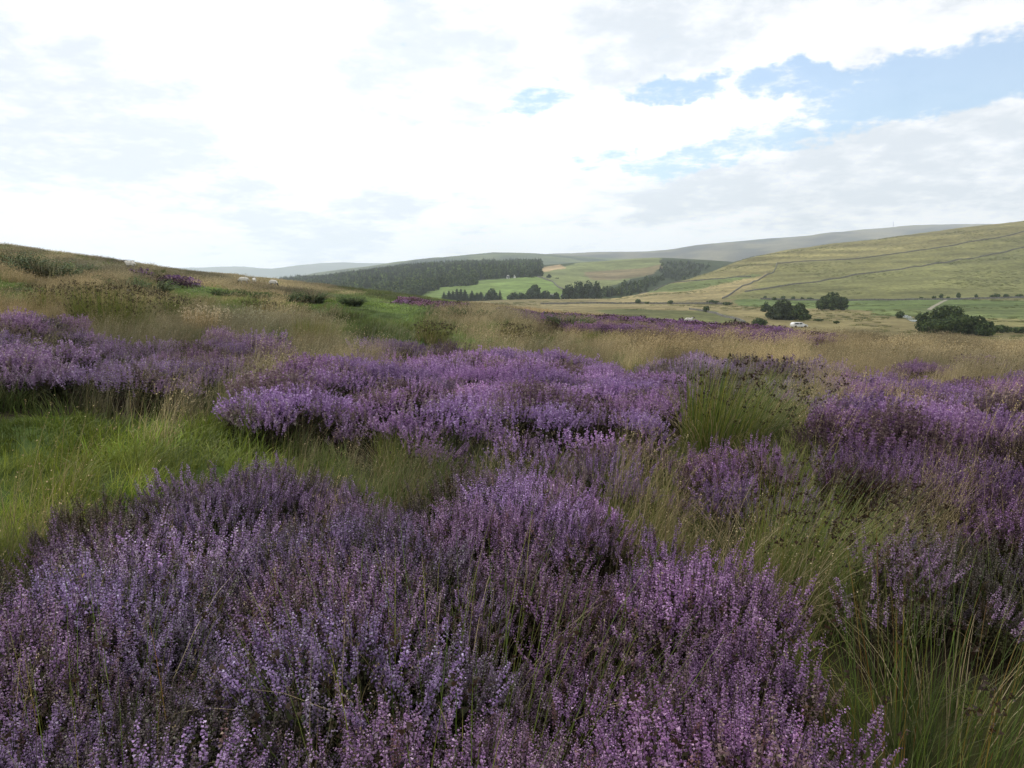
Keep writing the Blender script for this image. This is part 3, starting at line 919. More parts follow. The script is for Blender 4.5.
rush(728, 458, 'big dark green rush tussock with brown seed heads right of the violet heather mound', 1.5, 1.12, 900, 21, 0.62, 0.50, dead=0.35, heads=0.2, w=0.0075, pal=P_RUSH + [(0.035,0.06,0.015),(0.22,0.22,0.05)])
rush(795, 610, 'yellow green rush clump beside the right edge of the foreground heather', 0.95, 0.85, 480, 22, 0.45, 0.55, pal=P_RUSH[:3] + [(0.17, 0.15, 0.04)], dead=0.3, w=0.0035)
rush(955, 780, 'loose tall rush clump with orange tinted stems in the lower right corner', 1.5, 0.82, 210, 23, 0.8, 0.25, pal=P_RUSH + [(0.04,0.07,0.015),(0.22, 0.11, 0.03)], dead=0.55, heads=0.25, w=0.0032)
rush(112, 338, 'broad dull olive rush clump behind the dusty heather on the left slope', 2.3, 1.15, 1500, 24, 0.4, 0.15, pal=P_RUSH[:2] + P_OLIVE[:3], w=0.007)
rush(318, 350, 'tall straw topped grass tussock behind the violet mound on its left', 1.7, 0.80, 900, 25, 0.35, 0.3, pal=P_OLIVE + P_RUSH[:2], dead=0.7, heads=0.0, w=0.007, cat='grass tussock', name='grass_tussock')
rush(205, 336, 'pale bleached seeding grass clump left of the straw topped tussock', 1.5, 0.75, 500, 26, 0.4, 0.2, pal=P_TAN, dead=0.6, heads=0.5, headcol=(0.5, 0.42, 0.28), w=0.006, cat='grass tussock', name='grass_tussock')
rush(395, 478, 'small green and straw rush tuft in the gap between the two nearest heather beds', 0.6, 0.5, 260, 27, 0.45, 0.2, pal=P_RUSH + P_OLIVE[:2], dead=0.5, heads=0.1, w=0.0035)
rush(470, 770, 'sparse green sedge blades rising from the front edge of the foreground heather', 1.9, 0.80, 210, 28, 0.7, 0.15, pal=P_RUSH + [(0.2,0.22,0.06)], dead=0.5, heads=0.25, w=0.0048, cat='sedge tuft', name='sedge_tuft')
rush(120, 800, 'thin rush stems with brown heads in the lower left corner', 1.2, 0.78, 90, 29, 0.5, 0.1, pal=P_RUSH + [(0.2, 0.1, 0.03)], dead=0.3, heads=0.35, w=0.0032)
rush(52, 318, 'olive rush clump at the far left above the dusty heather', 1.6, 0.8, 600, 32, 0.45, 0.2, pal=P_RUSH[:2] + P_OLIVE, w=0.008)
rush(172, 322, 'narrow dark rush clump just right of the broad dull olive one', 1.3, 0.8, 500, 33, 0.4, 0.2, pal=[(0.05,0.085,0.02)] + P_RUSH[:2] + P_OLIVE[:1], w=0.008)
rush(262, 320, 'brownish green rush clump on the slope below the rightmost grazing sheep', 1.8, 0.8, 600, 34, 0.45, 0.2, pal=P_OLIVE + [(0.06,0.09,0.02)], dead=0.4, w=0.009)
rush(432, 344, 'green rush clump with straw tips behind the top left of the violet mound', 1.6, 0.7, 600, 35, 0.4, 0.3, pal=P_RUSH[:3] + P_OLIVE, dead=0.4, w=0.009)
rush(515, 344, 'yellowish rush clump behind the top right of the violet mound', 1.6, 0.7, 600, 36, 0.4, 0.3, pal=P_OLIVE, dead=0.5, w=0.009)
rush(600, 345, 'low green rush patch in the straw grass below the far trees', 2.2, 0.6, 700, 30, 0.4, 0.3, pal=P_RUSH[:3] + P_OLIVE, dead=0.3, heads=0, w=0.010)
rush(985, 395, 'faded olive rush clump on the right above the dark magenta heather', 1.4, 0.65, 600, 31, 0.4, 0.3, pal=P_OLIVE + P_RUSH[:2], dead=0.5, heads=0.1, w=0.007)

# ochre moss hummock between the beds
def moss(px, py):
    x, y, z = hit(px, py, ymax=40)
    g = np.random.default_rng(77); s = Soup()
    n = 2600
    th = g.uniform(0, 6.28, n); r = np.sqrt(g.uniform(0, 1, n))
    bump = 1 + 0.25 * np.sin(3 * th + 1)
    P = np.stack([0.17 * r * bump * np.cos(th), 0.15 * r * bump * np.sin(th), 0.20 * (1 - r ** 2.2) + 0.02 * np.sin(9 * r + 3 * th)], 1)
    az = th + g.normal(0, 0.6, n); le = 0.25 + r * 0.9
    blades(s, P - np.array([0, 0, 0.03]), az, le, g.uniform(0.03, 0.06, n), np.full(n, 0.006),
           pick(g, [(0.14, 0.085, 0.02), (0.10, 0.07, 0.02)], n), pick(g, [(0.26, 0.17, 0.035), (0.20, 0.115, 0.03), (0.17, 0.15, 0.04)], n), g, 2)
    o = obj('moss_hummock', s.mesh('moss_hummock', M_PLANT)); o.location = (x, y, z)
    tag(o, 'ochre brown moss hummock in the green gap below the rush tussock', 'moss')
moss(735, 520)

# dark ferny clumps on the left slope
def fern_clump(px, py, label, width, height, seed):
    width *= 0.72
    x, y, z = hit(px, py, ymax=118)
    g = np.random.default_rng(seed); s = Soup()
    n = int(60 + 40 * width)
    th = g.uniform(0, 6.28, n); r = width * 0.5 * np.sqrt(g.uniform(0, 1, n))
    root = np.stack([r * np.cos(th), r * np.sin(th), np.full(n, -0.05)], 1)
    root[:, 2] += ground_z(root[:, 0] + x, root[:, 1] + y) - z
    L = height * g.uniform(0.7, 1.15, n); az = th + g.normal(0, 0.5, n); lean = np.abs(g.normal(0.7, 0.25, n))
    pal = [(0.055, 0.09, 0.03), (0.075, 0.115, 0.035), (0.05, 0.08, 0.032), (0.11, 0.13, 0.045)]
    hd = np.stack([np.cos(az), np.sin(az), 0 * az], 1)
    for t in np.linspace(0.25, 1, 9):
        ang = lean * (0.35 + 0.65 * t)
        P = root + hd * (np.sin(ang) * L * t)[:, None] + np.array([0, 0, 1]) * (np.cos(ang * 0.9) * L * t)[:, None]
        for sgn in (-1, 1):
            sd = np.stack([-np.sin(az), np.cos(az), 0 * az], 1) * sgn
            ln = (height * 0.30 * (1.2 - t))[..., None] if np.ndim(t) else height * 0.30 * (1.2 - t)
            a = P + hd * 0.05; b_ = P - hd * 0.05; c = P + sd * ln + hd * 0.06 + np.array([0, 0, -0.04])
            V = np.stack([a, b_, c], 1).reshape(-1, 3)
            s.add(V, np.repeat(pick(g, pal, n), 3, 0), T=np.arange(3 * n).reshape(-1, 3))
    sticks(s, root, root + hd * (np.sin(lean * 0.5) * L * 0.7)[:, None] + np.array([0, 0, 1]) * (np.cos(lean * 0.5) * L * 0.8)[:, None], 0.012, (0.06, 0.06, 0.03))
    o = obj('bracken_clump', s.mesh('bracken_clump', M_LEAF)); o.location = (x, y, z)
    tag(o, label, 'bracken', 'bracken clumps on the left slope')
for i, (px, py, lab, w_, h_) in enumerate([
    (6, 270, 'dark bracken clump at the left edge of the picture under the skyline', 3.6, 1.2),
    (45, 282, 'dark bracken clump just right of the one at the left edge', 2.6, 1.2),
    (84, 277, 'small bracken clump on the brown slope left of the topmost sheep', 1.6, 0.8),
    (123, 297, 'round bracken clump above the broad olive rush clump', 1.5, 0.9),
    (153, 297, 'bracken clump at the left end of the bright green strip', 1.5, 0.9),
    (226, 299, 'low bracken clump below the left grazing sheep', 1.7, 0.6),
    (254, 301, 'dense bracken clump directly below the middle sheep of three', 1.8, 0.7),
    (284, 303, 'wide bracken clump below and right of the three sheep', 2.0, 0.7),
    (312, 304, 'bracken clump at the right end of the row under the sheep', 1.8, 0.9),
    (352, 306, 'small dark bracken clump on the green slope in front of the wood', 1.4, 0.7),
    (470, 322, 'dark green bracken clump on the brow below the conifers', 2.0, 0.8),
    (568, 331, 'squat bracken clump in front of the deep purple heather strip', 2.0, 0.8)]):
    fern_clump(px, py, lab, w_, h_, 500 + i)

# ------------------------------------------------------------------ trees
def cone_limb(s, A, B, ra, rb, n=7, col=(0.075, 0.06, 0.045)):
    A = np.array(A, float); B = np.array(B, float)
    u, v = rand_frames((B - A)[None]); u = u[0]; v = v[0]
    th = np.linspace(0, 2 * math.pi, n, endpoint=False)
    ring = np.cos(th)[:, None] * u + np.sin(th)[:, None] * v
    V = np.concatenate([A + ring * ra, B + ring * rb])
    i = np.arange(n); j = (i + 1) % n
    s.add(V, col, Q=np.stack([i, j, j + n, i + n], 1))

TREE_PAL = [(0.040, 0.064, 0.020), (0.056, 0.084, 0.026), (0.030, 0.048, 0.020), (0.085, 0.110, 0.036)]
def crown_leaves(s, lobes, n, leaf, g, pal, top=None):
    lobes = np.array(lobes)                # x, y, z, rx, rz
    wgt = lobes[:, 3] ** 2; wgt = wgt / wgt.sum()
    k = g.choice(len(lobes), n, p=wgt)
    d = g.normal(size=(n, 3)); d /= np.linalg.norm(d, axis=1, keepdims=True)
    rad = g.uniform(0.55, 1.06, n) ** 0.6
    P = lobes[k, :3] + d * rad[:, None] * np.stack([lobes[k, 3], lobes[k, 3], lobes[k, 4]], 1)
    if top:
        P[:, 2] = 0.15 + (P[:, 2] - P[:, 2].min()) * (top - 0.15) / (P[:, 2].max() - P[:, 2].min())
    lum = vnoise(P[:, 0] * 1.1 / max(leaf * 3, .3) , P[:, 2] * 1.1 / max(leaf * 3, .3) + P[:, 1], 5)
    keep = lum > 0.27
    P = P[keep]; lum = lum[keep]
    c = pick(g, pal, len(P)) * (0.55 + 0.95 * lum[:, None])
    nrm = d[keep] + g.normal(0, 0.6, P.shape)
    u, v = rand_frames(nrm)
    sz = leaf * g.uniform(0.6, 1.3, (len(P), 1))
    th = g.uniform(0, 6.28, (len(P), 1)); u2 = np.cos(th) * u + np.sin(th) * v; v2 = -np.sin(th) * u + np.cos(th) * v
    V = np.stack([P + sz * u2, P + sz * 0.6 * v2, P - sz * u2, P - sz * 0.6 * v2], 1).reshape(-1, 3)
    s.add(V, np.repeat(c, 4, 0), Q=np.arange(len(P) * 4).reshape(-1, 4))

def broad_parts(width, height, seed, leaf, n, pal=TREE_PAL, clear=0.08, nl=9):
    g = np.random.default_rng(seed)
    lobes = []
    for i in range(nl):
        a = g.uniform(0, 6.28); rr = width * 0.33 * math.sqrt(g.uniform(0.02, 1))
        zz = height * (clear + 0.25 + g.uniform(0, 0.42) * (1 - (rr / (width * 0.5)) ** 1.5))
        rx = width * g.uniform(0.16, 0.26)
        lobes.append((rr * math.cos(a), rr * math.sin(a), zz, rx, min(rx, height * 0.2, zz * 0.8)))
    lobes.append((0, 0, height * 0.72, width * 0.24, height * 0.27)); lobes.append((width * .05, 0, height * 0.45, width * 0.33, height * 0.33))
    for i in range(5):
        a = i * 1.257 + g.uniform(0, .5)
        lobes.append((width * .34 * math.cos(a), width * .34 * math.sin(a), height * (clear + 0.16), width * 0.19, height * (0.16 + clear * 0.5)))
    st = Soup()
    tr = max(0.12, height * 0.035)
    cone_limb(st, (0, 0, -0.4), (0, 0, height * (clear + 0.15)), tr, tr * 0.75)
    for lb in lobes[:7]:
        cone_limb(st, (0, 0, height * (clear + 0.1)), lb[:3], tr * 0.45, tr * 0.12, 5)
    sc = Soup(); crown_leaves(sc, lobes, n, leaf, g, pal, height)
    return st, sc

def conifer_parts(height, width, seed, n=620, pal=None):
    g = np.random.default_rng(seed)
    pal = pal or [(0.026, 0.042, 0.022), (0.034, 0.052, 0.026), (0.022, 0.036, 0.02)]
    t = g.uniform(0, 1, n) ** 0.8
    z = height * (0.10 + 0.9 * t)
    lay = (0.75 + 0.35 * np.sin(t * 38 + g.uniform(0, 6)))
    r = width * 0.5 * (1 - t) ** 0.65 * lay * g.uniform(0.35, 1.05, n) + 0.03
    th = g.uniform(0, 6.28, n)
    P = np.stack([r * np.cos(th), r * np.sin(th), z - r * 0.25], 1)
    out = np.stack([np.cos(th), np.sin(th), np.full(n, -0.35)], 1)
    sd = np.stack([-np.sin(th), np.cos(th), np.zeros(n)], 1)
    L = (width * 0.24 * (1.15 - t))[:, None] * g.uniform(0.6, 1.2, (n, 1))
    V = np.stack([P - out * L * 0.5 + sd * L * 0.45, P - out * L * 0.5 - sd * L * 0.45, P + out * L * 0.7], 1).reshape(-1, 3)
    s = Soup(); s.add(V, np.repeat(pick(g, pal, n, 0.3), 3, 0), T=np.arange(3 * n).reshape(-1, 3))
    st = Soup(); cone_limb(st, (0, 0, -0.3), (0, 0, height * 0.96), max(0.1, height * 0.016), 0.02, 6)
    return st, s

def plant_tree(name, label, cat, x, y, z, st, sc, group=None, rz=0.0):
    root = empty(name, (x, y, z), rz)
    tag(root, label, cat, group)
    obj('trunk', st.mesh('trunk', M_LEAF), root)
    obj('crown', sc.mesh('crown', M_LEAF), root)
    return root

def tree_at(px, base_py, wpx, hpx, label, seed, Y=None, zf=ground_z, kind='broad', leaf=None, n=None, pal=TREE_PAL, name='broadleaf_tree', cat='tree', group=None, clear=0.06):
    if Y is None:
        x, y, z = hit(px, base_py, zf, ymin=118 if zf is ground_z else 560, ymax=1250 if zf is ground_z else 1900)
    else:
        y = Y; x = float(lateral(px, base_py)) * y; z = float(zf(np.array([x]), np.array([y]))[0])
        hpx = hpx
    w = wpx * y / F; h = hpx * y / F
    if Y is not None:           # the foot may be hidden by the brow: the top sets the height
        h = CAMZ + y * float(tan_el(base_py - hpx)) - z
    leaf = leaf or max(0.10, 1.25 * y / F)
    n = n or int(np.clip(wpx * hpx * 5.0, 160, 9000))
    if kind == 'conifer':
        st, sc = conifer_parts(h, w, seed, max(200, min(n, 700)))
    else:
        st, sc = broad_parts(w, h, seed, leaf, n, pal, clear)
    return plant_tree(name, label, cat, x, y, z, st, sc, group, seed * 0.7)

VG = 'trees in the valley'
tree_at(946, 341, 58, 36, 'large dome topped dark tree on the right, tallest of the valley trees', 1, Y=190, leaf=0.36, n=13000, group=VG)
tree_at(976, 341, 32, 25, 'lower dark tree joined to the right side of the large dome topped tree', 11, Y=186, leaf=0.36, n=6500, group=VG)
tree_at(1000, 341, 20, 16, 'small light green tree just right of the lower joined dark tree', 2, Y=200, leaf=0.3, group=VG, clear=0.2)
tree_at(1022, 342, 22, 15, 'small tree on a thin trunk at the right edge of the picture', 3, Y=200, leaf=0.3, group=VG, clear=0.22)
tree_at(832, 313, 30, 21, 'compact dome shaped dark tree standing alone behind the mottled pair', 4, Y=330, leaf=0.45, n=6500, group=VG)
tree_at(782, 326, 32, 27, 'mottled grey green tree, left of the pair below the dome shaped tree', 5, Y=255, leaf=0.4, n=6500, pal=[(0.05,0.07,0.03),(0.075,0.09,0.045),(0.04,0.055,0.025)], group=VG)
tree_at(799, 327, 22, 24, 'darker tree, right of the pair below the dome shaped tree', 6, Y=250, leaf=0.4, n=4500, group=VG)
tree_at(766, 311, 10, 9, 'small green tree just behind the left side of the mottled tree', 7, Y=320, group=VG)
tree_at(836, 330, 6, 9, 'thin bare looking thorn tree in the straw field right of the pair', 8, Y=225, leaf=0.2, n=350, group=VG, clear=0.3)
tree_at(818, 327, 10, 8, 'loose scrubby bush beside the darker tree of the pair', 9, Y=240, leaf=0.25, n=450, group=VG)

def bush_at(px, base_py, wpx, hpx, label, seed, zf=ground_z, Y=None, group='bushes in the valley', n=None, pal=TREE_PAL):
    if Y is None:
        x, y, z = hit(px, base_py, zf, ymin=118 if zf is ground_z else 560, ymax=1250 if zf is ground_z else 1900)
        h = hpx * y / F
    else:
        y = Y; x = float(lateral(px, base_py)) * y; z = float(zf(np.array([x]), np.array([y]))[0])
        h = CAMZ + y * float(tan_el(base_py - hpx)) - z
    w = wpx * y / F
    g = np.random.default_rng(seed); s = Soup()
    lobes = [(g.uniform(-.25, .25) * w, g.uniform(-.2, .2) * w, h * g.uniform(0.35, 0.6), w * 0.28, h * 0.4) for _ in range(5)] + [(0, 0, h * 0.45, w * 0.42, h * 0.5)]
    crown_leaves(s, lobes, n or int(np.clip(wpx * hpx * 8, 120, 2500)), max(0.12, 0.9 * y / F), g, pal)
    for k in range(4):
        cone_limb(s, (0, 0, -0.2), (g.uniform(-.3, .3) * w, g.uniform(-.3, .3) * w, h * 0.6), 0.08, 0.03, 5)
    o = obj('bush', s.mesh('bush', M_LEAF)); o.location = (x, y, z)
    tag(o, label, 'bush', group)

bush_at(759, 326, 18, 8, 'low rounded green bush touching the left side of the mottled tree', 41, Y=215)
bush_at(706, 312, 8, 6, 'small round bush at the top of the dark wall line crossing the straw field', 42)
bush_at(638, 303.5, 7, 4.5, 'square dark bush on the valley hedge line, leftmost of the three there', 43)
bush_at(647, 304, 6, 2.5, 'very low bush right of the square dark bush on the hedge line', 44)
bush_at(670, 304, 8, 3.5, 'flat dark bush between the square bush and the diagonal wall foot', 45)
bush_at(712, 304, 14, 4, 'wide dark bush at the foot of the diagonal hill wall', 46)
bush_at(728, 305, 12, 3, 'low dark bush right of the foot of the diagonal hill wall', 47)
bush_at(900, 318, 11, 7, 'grey green bush at the upper end of the stream', 48)
bush_at(920, 321, 9, 8, 'round dark bush on the right bank of the stream', 49)
bush_at(989, 338, 7, 7, 'low bush between the lower joined dark tree and the small light green tree', 50, Y=205)
row = [(765,298,3,2,'tiny'),(774,300,5,2.5,'flat'),(783,299,5,3,'broad'),(793,299,4,2.5,'round'),(802,299.5,3,2,'tiny'),(810,300,7,2.5,'long'),(844,300,4,2,'flat'),
       (921,299,4,2,'flat'),(934,299,5,3,'round'),(941,298.5,4,5,'upright'),(948,299,4,2.5,'small'),(958.5,298,4,5.5,'tall'),(976,298,3,4,'thin'),(991,297.5,4,2.5,'flat'),(997,297.5,7,3.5,'broad'),(1006,297.5,6,3.5,'dense'),(1019,297.5,9,3.5,'long')]
where = ['left end of the foot of hill row, above the mottled tree', 'second from the left in the foot of hill row', 'third from the left in the foot of hill row', 'fourth from the left in the foot of hill row',
         'just left of the pair gap in the foot of hill row', 'nearest the left side of the dome shaped tree in the row', 'just right of the dome shaped tree at the hill foot',
         'first after the wide gap in the foot of hill row', 'left of the upright bush in the foot of hill row', 'top of the pale track at the hill foot', 'between the upright and the tall bush at the hill foot',
         'straight above the large dome topped tree at the hill foot', 'alone right of the tall bush at the hill foot', 'left of the last three at the right end of the row', 'third from the right end of the foot of hill row', 'second from the right end of the foot of hill row', 'right end of the foot of hill row']
for i, ((px, py, w_, h_, ad), wh) in enumerate(zip(row, where)):
    bush_at(px, py, w_, h_, '%s dark bush %s' % (ad, wh), 60 + i, group='bushes in a row along the foot of the hill')

# trees round the farm below the green field
FG = 'trees round the farm below the green field'
for i, (px, by, w_, h_, k, lab) in enumerate([
    (449, 301, 9, 9, 'conifer', 'dark conifer at the left end of the clump below the green field'),
    (457, 301, 10, 11, 'conifer', 'second dark conifer from the left below the green field'),
    (465, 302, 10, 11, 'conifer', 'third dark conifer from the left below the green field'),
    (472, 302, 9, 10, 'conifer', 'shorter conifer inside the clump left of the round tree'),
    (481, 303, 9, 10, 'conifer', 'right hand conifer of the clump, touching the round tree'),
    (492, 303, 12, 13, 'broad', 'round dark tree between the conifer clump and the lone spire'),
    (444, 300, 8, 7, 'conifer', 'lowest dark conifer at the outer left of the farm clump'),
    (453, 302, 9, 10, 'conifer', 'conifer filling the gap between the first two of the clump'),
    (461, 302, 9, 12, 'conifer', 'tallest conifer in the clump below the green field'),
    (477, 303, 10, 9, 'conifer', 'conifer in front of the right half of the clump'),
    (487, 303, 9, 8, 'conifer', 'small conifer against the left side of the round tree'),
    (500, 303, 5, 12, 'conifer', 'lone narrow spire conifer with field on its right'),
    (514, 303, 12, 9, 'broad', 'low tree left of the gap below the middle of the green field'),
    (521, 303, 9, 9, 'broad', 'low tree joined to the right of the one beside the gap'),
    (535, 303, 14, 17, 'broad', 'tallest round headed tree below the green field'),
    (530, 304, 13, 10, 'broad', 'bushy tree under the left of the tallest round headed one'),
    (546, 303, 13, 11, 'broad', 'spreading tree right of the tallest round headed one'),
    (556, 303, 7, 9, 'broad', 'small round tree beside the white farm buildings'),
    (569, 300, 14, 15, 'broad', 'big dark tree at the left of the block right of the farm'),
    (578, 299, 14, 17, 'broad', 'tall dark tree in the middle of the block right of the farm'),
    (588, 298, 14, 16, 'broad', 'dark tree right of centre in the block right of the farm'),
    (597, 296, 10, 14, 'broad', 'tree at the right end of the block over the straw field'),
    (549, 281, 3.5, 5, 'broad', 'small single tree on the field boundary running up from the farm'),
    (557, 285, 3.5, 4, 'broad', 'lower of two small trees on the field boundary above the farm')]):
    Yv = 606 if by > 295 else 850
    tree_at(px, by, w_ * (1.5 if k == 'conifer' else 1.25), h_ + 1.5, lab, 700 + i, Y=Yv, zf=wood_z, kind=k, group=FG, name='conifer_tree' if k == 'conifer' else 'broadleaf_tree', pal=[(0.036,0.056,0.024),(0.045,0.066,0.028),(0.03,0.047,0.022)])

# woods too far and too many to count
g = np.random.default_rng(9)
WP = []
for i in range(5):
    st, s = conifer_parts(12, 6.5, 800 + i, 340)
    WP.append(s.mesh('wood_conifer', M_TREEI))
for i in range(4):
    st, s = broad_parts(9, 10, 820 + i, 1.0, 380)
    WP.append(s.mesh('wood_broadleaf', M_TREEI))
NG_W = scatter_group(proto_collection('wood_tree', WP))
def wood(label, poly, spacing, seed, conif=0.75, size=1.0, y0=600, y1=1700):
    g = np.random.default_rng(seed)
    lo, hi = lateral(min(p[0] for p in poly)), lateral(max(p[0] for p in poly))
    n = int((hi - lo) * 0.5 * (y1 * y1 - y0 * y0) / spacing ** 2)
    Y = np.sqrt(g.uniform(y0 * y0, y1 * y1, n)); X = g.uniform(lo, hi, n) * Y
    Z = wood_z(X, Y)
    px, py = project(X + 22 * fbm(X / 45, Y / 45, seed, 3), Y, Z + 5 * fbm(X / 60, Y / 60, seed + 8, 3))
    m = in_poly(px, py, poly)
    X, Y, Z = X[m], Y[m], Z[m]; n = len(X)
    patch = fbm(X / 70, Y / 70, seed + 3, 3)
    con = g.uniform(0, 1, n) < conif + 0.5 * patch
    idx = np.where(con, g.integers(0, 5, n), g.integers(5, 9, n))
    s = size * (0.45 + 0.85 * g.uniform(0, 1, n) ** 1.3) * (1 + 0.5 * patch)
    rot = np.stack([np.zeros(n), np.zeros(n), g.uniform(0, 6.28, n)], 1)
    tint = np.stack([g.uniform(0.7, 1.5, n)] * 3, 1) * np.where(con, 0.85, 1.0)[:, None] * (1 + 0.5 * patch)[:, None]
    scatter('wood', NG_W, np.stack([X, Y, Z - 0.3], 1), idx, rot, np.stack([s, s, s], 1), tint, label, 'wood')
wood('dark mixed wood covering the slope above the green field', [(250,330),(250,262),(400,262),(540,262),(541,277),(505,279.5),(472,282),(440,287.5),(415,293.5),(395,300),(350,330)], 5.0, 901, 0.45, 0.95)
wood('narrow strip of dark trees above the straw field at the hill end', [(600,298),(606,291),(622,288),(645,281),(660,276),(664,280),(640,293),(615,297.5)], 7.0, 902, 0.4, 0.62)
wood('dark plantation block to the right of the upper field', [(661,268),(659,264),(690,264),(712,269),(690,280),(668,281)], 6.0, 903, 0.7, 0.5)

# ------------------------------------------------------------------ field walls, each a thing of its own
def wall(label, pts, zf=ground_z, h=0.92, w=0.5, name='drystone_wall', mat=None, cat='wall', seed=1):
    P = []
    for px, py in pts:
        x, y, _ = hit(px, py, zf, ymin=125 if zf is ground_z else 580, ymax=1240 if zf is ground_z else 1850)
        P.append((x, y))
    P = np.array(P)
    d = np.concatenate([[0], np.cumsum(np.hypot(*np.diff(P, axis=0).T))])
    n = max(8, int(d[-1] / 3.0))
    t = np.linspace(0, d[-1], n)
    X = np.interp(t, d, P[:, 0]); Y = np.interp(t, d, P[:, 1])
    X += 1.2 * fbm(t / 30, 0 * t, seed, 2); Y += 1.2 * fbm(t / 30, 0 * t + 9, seed, 2)
    Z = zf(X, Y)
    T = np.stack([np.gradient(X), np.gradient(Y)], 1); T /= np.linalg.norm(T, axis=1, keepdims=True) + 1e-9
    N_ = np.stack([-T[:, 1], T[:, 0]], 1)
    hh = h * (1 + 0.18 * fbm(t / 4, 0 * t, seed + 4, 3))
    rows = []
    for off, top in ((-w / 2, 0), (-w * 0.32, 1), (w * 0.32, 1), (w / 2, 0)):
        rows.append(np.stack([X + N_[:, 0] * off, Y + N_[:, 1] * off, Z + (hh if top else -0.3)], 1))
    V = np.stack(rows, 1).reshape(-1, 3)
    i = np.arange(n - 1)[:, None] * 4
    Q = np.concatenate([i + np.array([[k, k + 1, k + 5, k + 4]]) for k in range(3)])
    cap = np.array([[0, 1, 2, 3], [4 * (n - 1) + 3, 4 * (n - 1) + 2, 4 * (n - 1) + 1, 4 * (n - 1)]])
    o = obj(name, mesh_np(name, V, [np.concatenate([Q, cap])], None, mat or M_STONE))
    tag(o, label, cat, 'field walls on the hills')
wall('long upper stone wall running right across the grassy hill', [(778,263.5),(817,261),(872,257),(916,251),(955,245.5),(1022,232),(1060,226)], seed=1)
wall('middle stone wall slanting across the grassy hill under the long upper one', [(746,292),(790,285),(841,278),(888,271),(955,261),(1018,249),(1060,241)], seed=2)
wall('steep diagonal stone wall dropping from the upper wall to the valley', [(778,263.5),(770,274),(750,283.5),(736,291),(722,299)], seed=3)
wall('faint stone wall along the left flank of the grassy hill', [(752,277),(715,279.5),(690,281.5),(667,284.5),(640,288)], seed=4)
wall('dark wall line across the valley floor from the farm to the hill foot', [(540,304),(590,303.5),(640,303.5),(690,304),(730,304)], h=0.9, w=0.7, seed=5)
wall('dark broken wall running down past the small round bush in the straw field', [(690,309.5),(706,312),(722,316),(745,323)], h=0.7, seed=6)
wall('field boundary wall rising from the farm beside the green field', [(538,277),(549,280.5),(560,288),(572,298)], zf=wood_z, h=1.3, w=0.8, seed=7)
wall('low wall in front of the bright green strip at the hill foot', [(760,299.5),(800,300.5),(860,300.5),(930,300),(1000,298.5),(1060,297)], h=0.9, seed=8)

# stream and track
M_WATER = simple_mat('stream_water', (0.05, 0.07, 0.08), 0.12, 0.6)
M_TRACK = simple_mat('track_gravel', (0.25, 0.23, 0.18), 0.95, 0.1, 0.5, 0.25)
def ribbon(name, label, cat, pts, wd, mat, lift):
    P = np.array([hit(px, py, ymin=125, ymax=1200)[:2] for px, py in pts])
    d = np.concatenate([[0], np.cumsum(np.hypot(*np.diff(P, axis=0).T))]); t = np.linspace(0, d[-1], 60)
    X = np.interp(t, d, P[:, 0]); Y = np.interp(t, d, P[:, 1])
    T = np.stack([np.gradient(X), np.gradient(Y)], 1); T /= np.linalg.norm(T, axis=1, keepdims=True)
    rows = []
    for o_ in np.linspace(-0.5, 0.5, 5):
        x = X - T[:, 1] * o_ * wd; y = Y + T[:, 0] * o_ * wd
        rows.append(np.stack([x, y, ground_z(x, y) + lift], 1))
    V = np.stack(rows, 1).reshape(-1, 3)
    o = obj(name, mesh_np(name, V, [grid_faces(60, 5)], None, mat, True))
    tag(o, label, cat, kind='structure')
ribbon('water', 'pale glint of a stream between two bushes in the valley', 'stream', [(903,315.5),(908,318),(914,320.5),(918,322.5)], 3.2, M_WATER, 0.12)
ribbon('path', 'pale farm track climbing to the foot of the hill', 'track', [(929,310),(936,305.5),(942,302),(947,300)], 1.8, M_TRACK, 0.1)

# ------------------------------------------------------------------ sheep
def sheep_mat():
    m, N, L = new_mat('sheep_coat')
    out = N.new('ShaderNodeOutputMaterial'); b = N.new('ShaderNodeBsdfPrincipled')
    b.inputs['Roughness'].default_value = 0.95; b.inputs['Specular IOR Level'].default_value = 0.05
    a = N.new('ShaderNodeAttribute'); a.attribute_name = 'col'
    tc = N.new('ShaderNodeTexCoord'); n = N.new('ShaderNodeTexNoise'); n.inputs['Scale'].default_value = 18; n.inputs['Detail'].default_value = 4
    L.new(tc.outputs['Object'], n.inputs['Vector'])
    bp = N.new('ShaderNodeBump'); bp.inputs['Strength'].default_value = 0.9; bp.inputs['Distance'].default_value = 0.04
    L.new(n.outputs[0], bp.inputs['Height']); L.new(bp.outputs[0], b.inputs['Normal'])
    L.new(a.outputs['Color'], b.inputs['Base Color']); L.new(b.outputs[0], out.inputs['Surface'])
    return m
M_SHEEP = sheep_mat()
